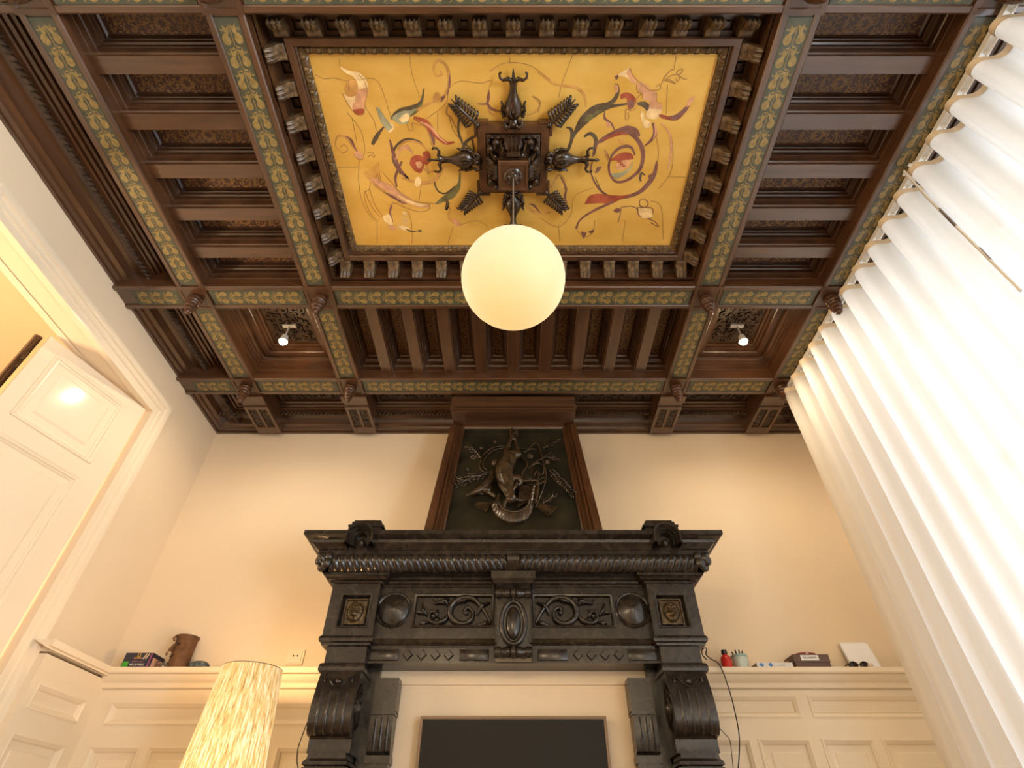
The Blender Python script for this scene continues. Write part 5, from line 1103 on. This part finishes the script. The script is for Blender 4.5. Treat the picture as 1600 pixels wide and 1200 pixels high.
# beads / small woven things, blue stone
st = mat('speckled_grey', (0.06, 0.05, 0.045), .6, noise=((90, 90, 90), (0.35, 0.30, 0.25), .4, .6))
m = MB(); m.ell((-2.000, 3.305, zl+.016), (.017, .017, .016), 14, 10); m.tube([(-2.012, 3.30, zl+.03), (-2.014, 3.30, zl+.045), (-2.004, 3.30, zl+.046)], .004, 6); o = m.build('figurine', clay, piv=(-2.0, 3.305, zl), smooth=70); tag(o, 'tiny dark brown figurine touching the game box end', 'figurine')
m = MB(); m.ell((-1.966, 3.305, zl+.022), (.020, .020, .022), 16, 10)
for k in range(7): m.ell((-1.966+.019*math.cos(k*.9), 3.305+.019*math.sin(k*.9), zl+.022+.006*math.cos(k*2.0)), (.004, .004, .012), 6, 4)
o = m.build('shell_ball', st, piv=(-1.966, 3.305, zl), smooth=60); tag(o, 'small speckled grey ball resting against the clay vase', 'ornament')
bs = mat('blue_grey_stone', (0.045, 0.065, 0.075), .22, noise=((60, 60, 60), (0.16, 0.18, 0.18), .45, .75))
m = MB(); m.ell((-1.775, 3.310, zl+.020), (.060, .038, .030), 24, 14); m.box(-1.80, -1.75, 3.29, 3.33, zl, zl+.006); o = m.build('stone', bs, piv=(-1.775, 3.31, zl), smooth=70); tag(o, 'polished blue grey stone lying beside the clay vase', 'stone')
# right ledge
m = MB(); m.box(1.043, 1.075, 3.30, 3.33, zl, zl+.030); m.box(1.047, 1.071, 3.304, 3.326, zl+.030, zl+.038); o = m.build('tin', pl('olive_tin', (0.22, 0.17, 0.07), .4), piv=(1.06, 3.315, zl)); tag(o, 'small olive tin tucked against the fireplace on the right ledge', 'tin')
bt = empty('paint_bottle', (1.215, 3.325, zl), 'red plastic bottle with black cap on the right ledge', 'bottle')
m = MB(); m.lathe([(.027, 0), (.030, .003), (.030, .060), (.026, .074), (.014, .084), (.013, .090), (0, .090)], (1.215, 3.325, zl), 20); m.build('body', pl('red_plastic', (0.55, 0.025, 0.018), .3), bt, smooth=40)
m = MB(); m.lathe([(.016, .088), (.017, .090), (.016, .108), (.012, .112), (0, .112)], (1.215, 3.325, zl), 16); m.build('cap', black, bt, smooth=40)
cp = empty('pencil_cup', (1.295, 3.325, zl), 'pale blue cup holding pens beside the red bottle', 'cup')
m = MB(); m.lathe([(.036, 0), (.038, .002), (.044, .074), (.046, .076), (.044, .080), (.040, .076), (.035, .006), (0, .006)], (1.295, 3.325, zl), 24); m.build('cup_body', pl('pale_blue_glaze', (0.52, 0.62, 0.60), .3), cp, smooth=40)
m = MB(); m.lathe([(.0445, .070), (.0472, .072), (.0472, .080), (.0445, .081)], (1.295, 3.325, zl), 24); m.build('rim_band', pl('teal_rim', (0.30, 0.45, 0.45), .3), cp, smooth=40)
for k, (dx, dz, nm, lb, cl) in enumerate(((-.032, .100, 'dark_red_pen', 'dark red pen leaning leftmost out of the pale blue cup', (0.12, .02, .02)), (-.012, .112, 'black_pen', 'black pen standing second from left in the pale blue cup', (.015, .02, .015)), (.008, .114, 'green_pen', 'dark green pen standing third from left in the pale blue cup', (.02, .07, .05)), (.024, .108, 'black_pen', 'black pen standing rightmost in the pale blue cup', (.02, .02, .02)))):
    m = MB(); b0 = Vector((1.295+dx*.5, 3.320+.004*k, zl+.008)); b1 = Vector((1.295+dx*1.15, 3.320+.004*k, zl+dz)); m.tube([b0, b0.lerp(b1, .8), b0.lerp(b1, .82), b1], [.0035, .0035, .0045, .004], 8)
    o = m.build('pen', pl('pen_%d' % k, cl, .35), piv=tuple(b0)); tag(o, lb, 'pen', 'pens in the cup')
fb2 = empty('flat_carton', (1.46, 3.325, zl), 'flat white carton with blue prints left of the brown box', 'box')
m = MB(); m.box(1.360, 1.560, 3.265, 3.385, zl, zl+.030); m.build('carton', pl('white_card', (0.68, 0.69, 0.70)), fb2)
m = MB(); m.box(1.3588, 1.36, 3.27, 3.38, zl+.002, zl+.028); m.build('end_flap', pl('khaki_card', (0.25, 0.21, 0.15)), fb2)
bl = pl('blue_print', (0.08, 0.22, 0.55))
for k, xx in enumerate((1.385, 1.436)):
    m = MB(); n = 12; m.prism([(xx+.012*(1+.3*math.sin(3*i+k))*math.cos(2*math.pi*i/n), zl+.018+.009*(1+.3*math.cos(2*i))*math.sin(2*math.pi*i/n)) for i in range(n)], lambda a_, b_, d: (a_, d, b_), 3.2638, 3.265); m.build('blue_print', bl, fb2)
m = MB(); m.box(1.48, 1.515, 3.2638, 3.265, zl+.014, zl+.017); m.build('printed_line', pl('grey_print', (.3, .32, .36)), fb2)
bb_ = empty('keepsake_box', (1.69, 3.325, zl), 'brown leather box with a white label on the right ledge', 'box')
brn = pl('brown_leather', (0.115, 0.060, 0.042), .5)
x0, x1, y0, y1 = 1.575, 1.775, 3.262, 3.388
m = MB(); m.box(x0+.003, x1-.003, y0+.003, y1-.003, zl, zl+.030); m.build('tray', brn, bb_)
m = MB(); m.box(x0, x1, y0, y1, zl+.031, zl+.072); m.build('lid', brn, bb_)
m = MB(); m.box(x0+.040, x0+.140, y0-.0012, y0, zl+.040, zl+.067); m.build('label_card', pl('white_label', (0.75, 0.74, 0.72)), bb_)
text('DE CASSETTE', .0125, (x0+.092, y0-.002, zl+.054), (R(90), 0, 0), pl('black_ink', (.02, .02, .02)), bb_)
m = MB(); m.tube([(x0-.028, y1-.06, zl+.045), (x0-.001, y1-.05, zl+.048)], [.006, .009], 8); m.build('toggle', pl('tan_wood', (0.40, 0.24, 0.10)), bb_)
cs = empty('spectacle_case', (1.675, 3.325, zl+.072), 'dark red spectacle case lying on the brown box', 'case')
m = MB(); m.ell((1.675, 3.315, zl+.0835), (.062, .030, .0115), 24, 10); m.build('shell', pl('maroon_case', (0.22, 0.018, 0.016), .3), cs, smooth=70)
m = MB(); m.ell((1.672, 3.290, zl+.083), (.014, .006, .005), 12, 8); m.build('clasp', pl('pale_clasp', (.7, .5, .42), .3), cs, smooth=70)
m = MB(); m.lathe([(.020, 0), (.024, .003), (.024, .016), (.018, .020), (.016, .014), (0, .012)], (1.835, 3.31, zl), 20); o = m.build('candle_holder', pl('cream_ceramic', (0.72, 0.58, 0.36), .4), piv=(1.835, 3.31, zl), smooth=40); tag(o, 'small round cream dish on the ledge right of the brown box', 'dish')
sg_ = empty('sunglasses', (1.945, 3.29, zl), 'dark sunglasses lying before the white panel on the right ledge', 'sunglasses')
gm = pl('tortoise_dark', (0.030, 0.012, 0.010), .2)
m = MB()
for q in (-1, 1):
    c = Vector((1.940+q*.030, 3.285, zl+.020)); m.tube([c+Vector((.024*math.cos(a_*math.pi/10), -.004*math.sin(a_*math.pi/10), .018*math.sin(a_*math.pi/10))) for a_ in range(21)], .003, 6)
    m.tube([c+Vector((q*.026, .0, .008)), c+Vector((q*.030, .03, .006)), c+Vector((q*.026, .06, -.012))], .003, 6)
m.tube([(1.933, 3.284, zl+.026), (1.947, 3.284, zl+.026)], .003, 6); m.build('frame', gm, sg_, smooth=60)
for q in (-1, 1):
    m = MB(); m.ell((1.940+q*.030, 3.286, zl+.020), (.023, .003, .017), 16, 8); m.build('lens', pl('dark_lens', (.02, .008, .008), .1), sg_, smooth=70)
m = MB(); m.ell((1.995, 3.275, zl+.014), (.014, .014, .014), 14, 8)
for k in range(5): m.ell((1.995+.012*math.cos(k*1.3), 3.275-.009, zl+.016+.008*math.sin(k*2.1)), (.004, .004, .004), 6, 4)
o = m.build('trinket', pl('white_trinket', (.65, .55, .5), .4), piv=(1.995, 3.275, zl), smooth=60); tag(o, 'tiny pale trinket beside the dark sunglasses', 'trinket')
wp = empty('white_tablet', (2.01, 3.34, zl), 'white rounded panel leaning against the wall at the curtain', 'tablet')
def wpt(a_, b_, d): return (1.925+a_, 3.395-d-.05*(1-b_/.17), zl+b_*.985+.002)
m = MB(); q_ = []
for (cx_, cz_, a0) in ((.150, .018, -90), (.150, .152, 0), (.018, .152, 90), (.018, .018, 180)):
    for k in range(5): q_.append((cx_+.016*math.cos(R(a0+22.5*k)), cz_+.016*math.sin(R(a0+22.5*k))))
m.prism(q_, lambda a_, b_, d: wpt(a_, b_, d), .004, .020); m.build('casing', pl('white_casing', (.84, .85, .88), .4), wp, smooth=30)
m = MB(); m.prism([(a_*.88+.01, b_*.9+.008) for a_, b_ in q_], lambda a_, b_, d: wpt(a_, b_, d), .020, .0215); m.build('face', pl('white_face', (.90, .92, .97), .3), wp)
# wall socket
so = empty('wall_socket', (-1.275, 3.40, .89), 'cream wall socket just above the ledge left of the fireplace', 'socket')
m = MB(); m.box(-1.322, -1.225, 3.388, 3.3995, .858, .940); m.build('plate', cream, so)
m = MB(); m.box(-1.310, -1.237, 3.383, 3.389, .868, .930); m.build('insert', cream, so)
for k in (-.010, .014):
    m = MB(); m.lathe([(.0045, 0), (.0045, -.002), (0, -.002)], (-1.274+k, 3.383, .905), 10, fn=lambda x, y, z: (x, z, y)); m.build('pin_hole', pl('hole_black', (.01, .008, .006), .8), so)
cb = pl('dark_brown_cable', (0.020, 0.012, 0.010), .45)
def cable(pts, y, lab, r=.0032):
    m = MB(); q = smooth_path([on_y(u, v, y+(dy[0] if dy else 0)) for u, v, *dy in pts], 6); m.tube(q, r, 6); o = m.build('cable', cb, piv=tuple(q[-1]), smooth=60); tag(o, lab, 'cable')
cable([(1104,1031,.0), (1097,1022,-.005), (1098,1014,-.012), (1104,1013,-.02), (1103,1022,-.02), (1110,1029,-.01), (1125,1040,-.02), (1140,1080,-.03), (1150,1120,-.03), (1155,1150,-.03), (1155,1180,-.03), (1152,1215,-.03)], 3.24, 'dark cable looping over the ledge right of the fireplace')
cable([(1112,1128,.03), (1121,1135), (1132,1146), (1140,1156), (1143,1175), (1146,1205)], 3.27, 'thin dark cable emerging low behind the right console', .0022)
cable([(490,1110,.03), (483,1122), (474,1145), (466,1168), (464,1188), (467,1206)], 3.22, 'dark cable running down left of the fireplace console', .0026)
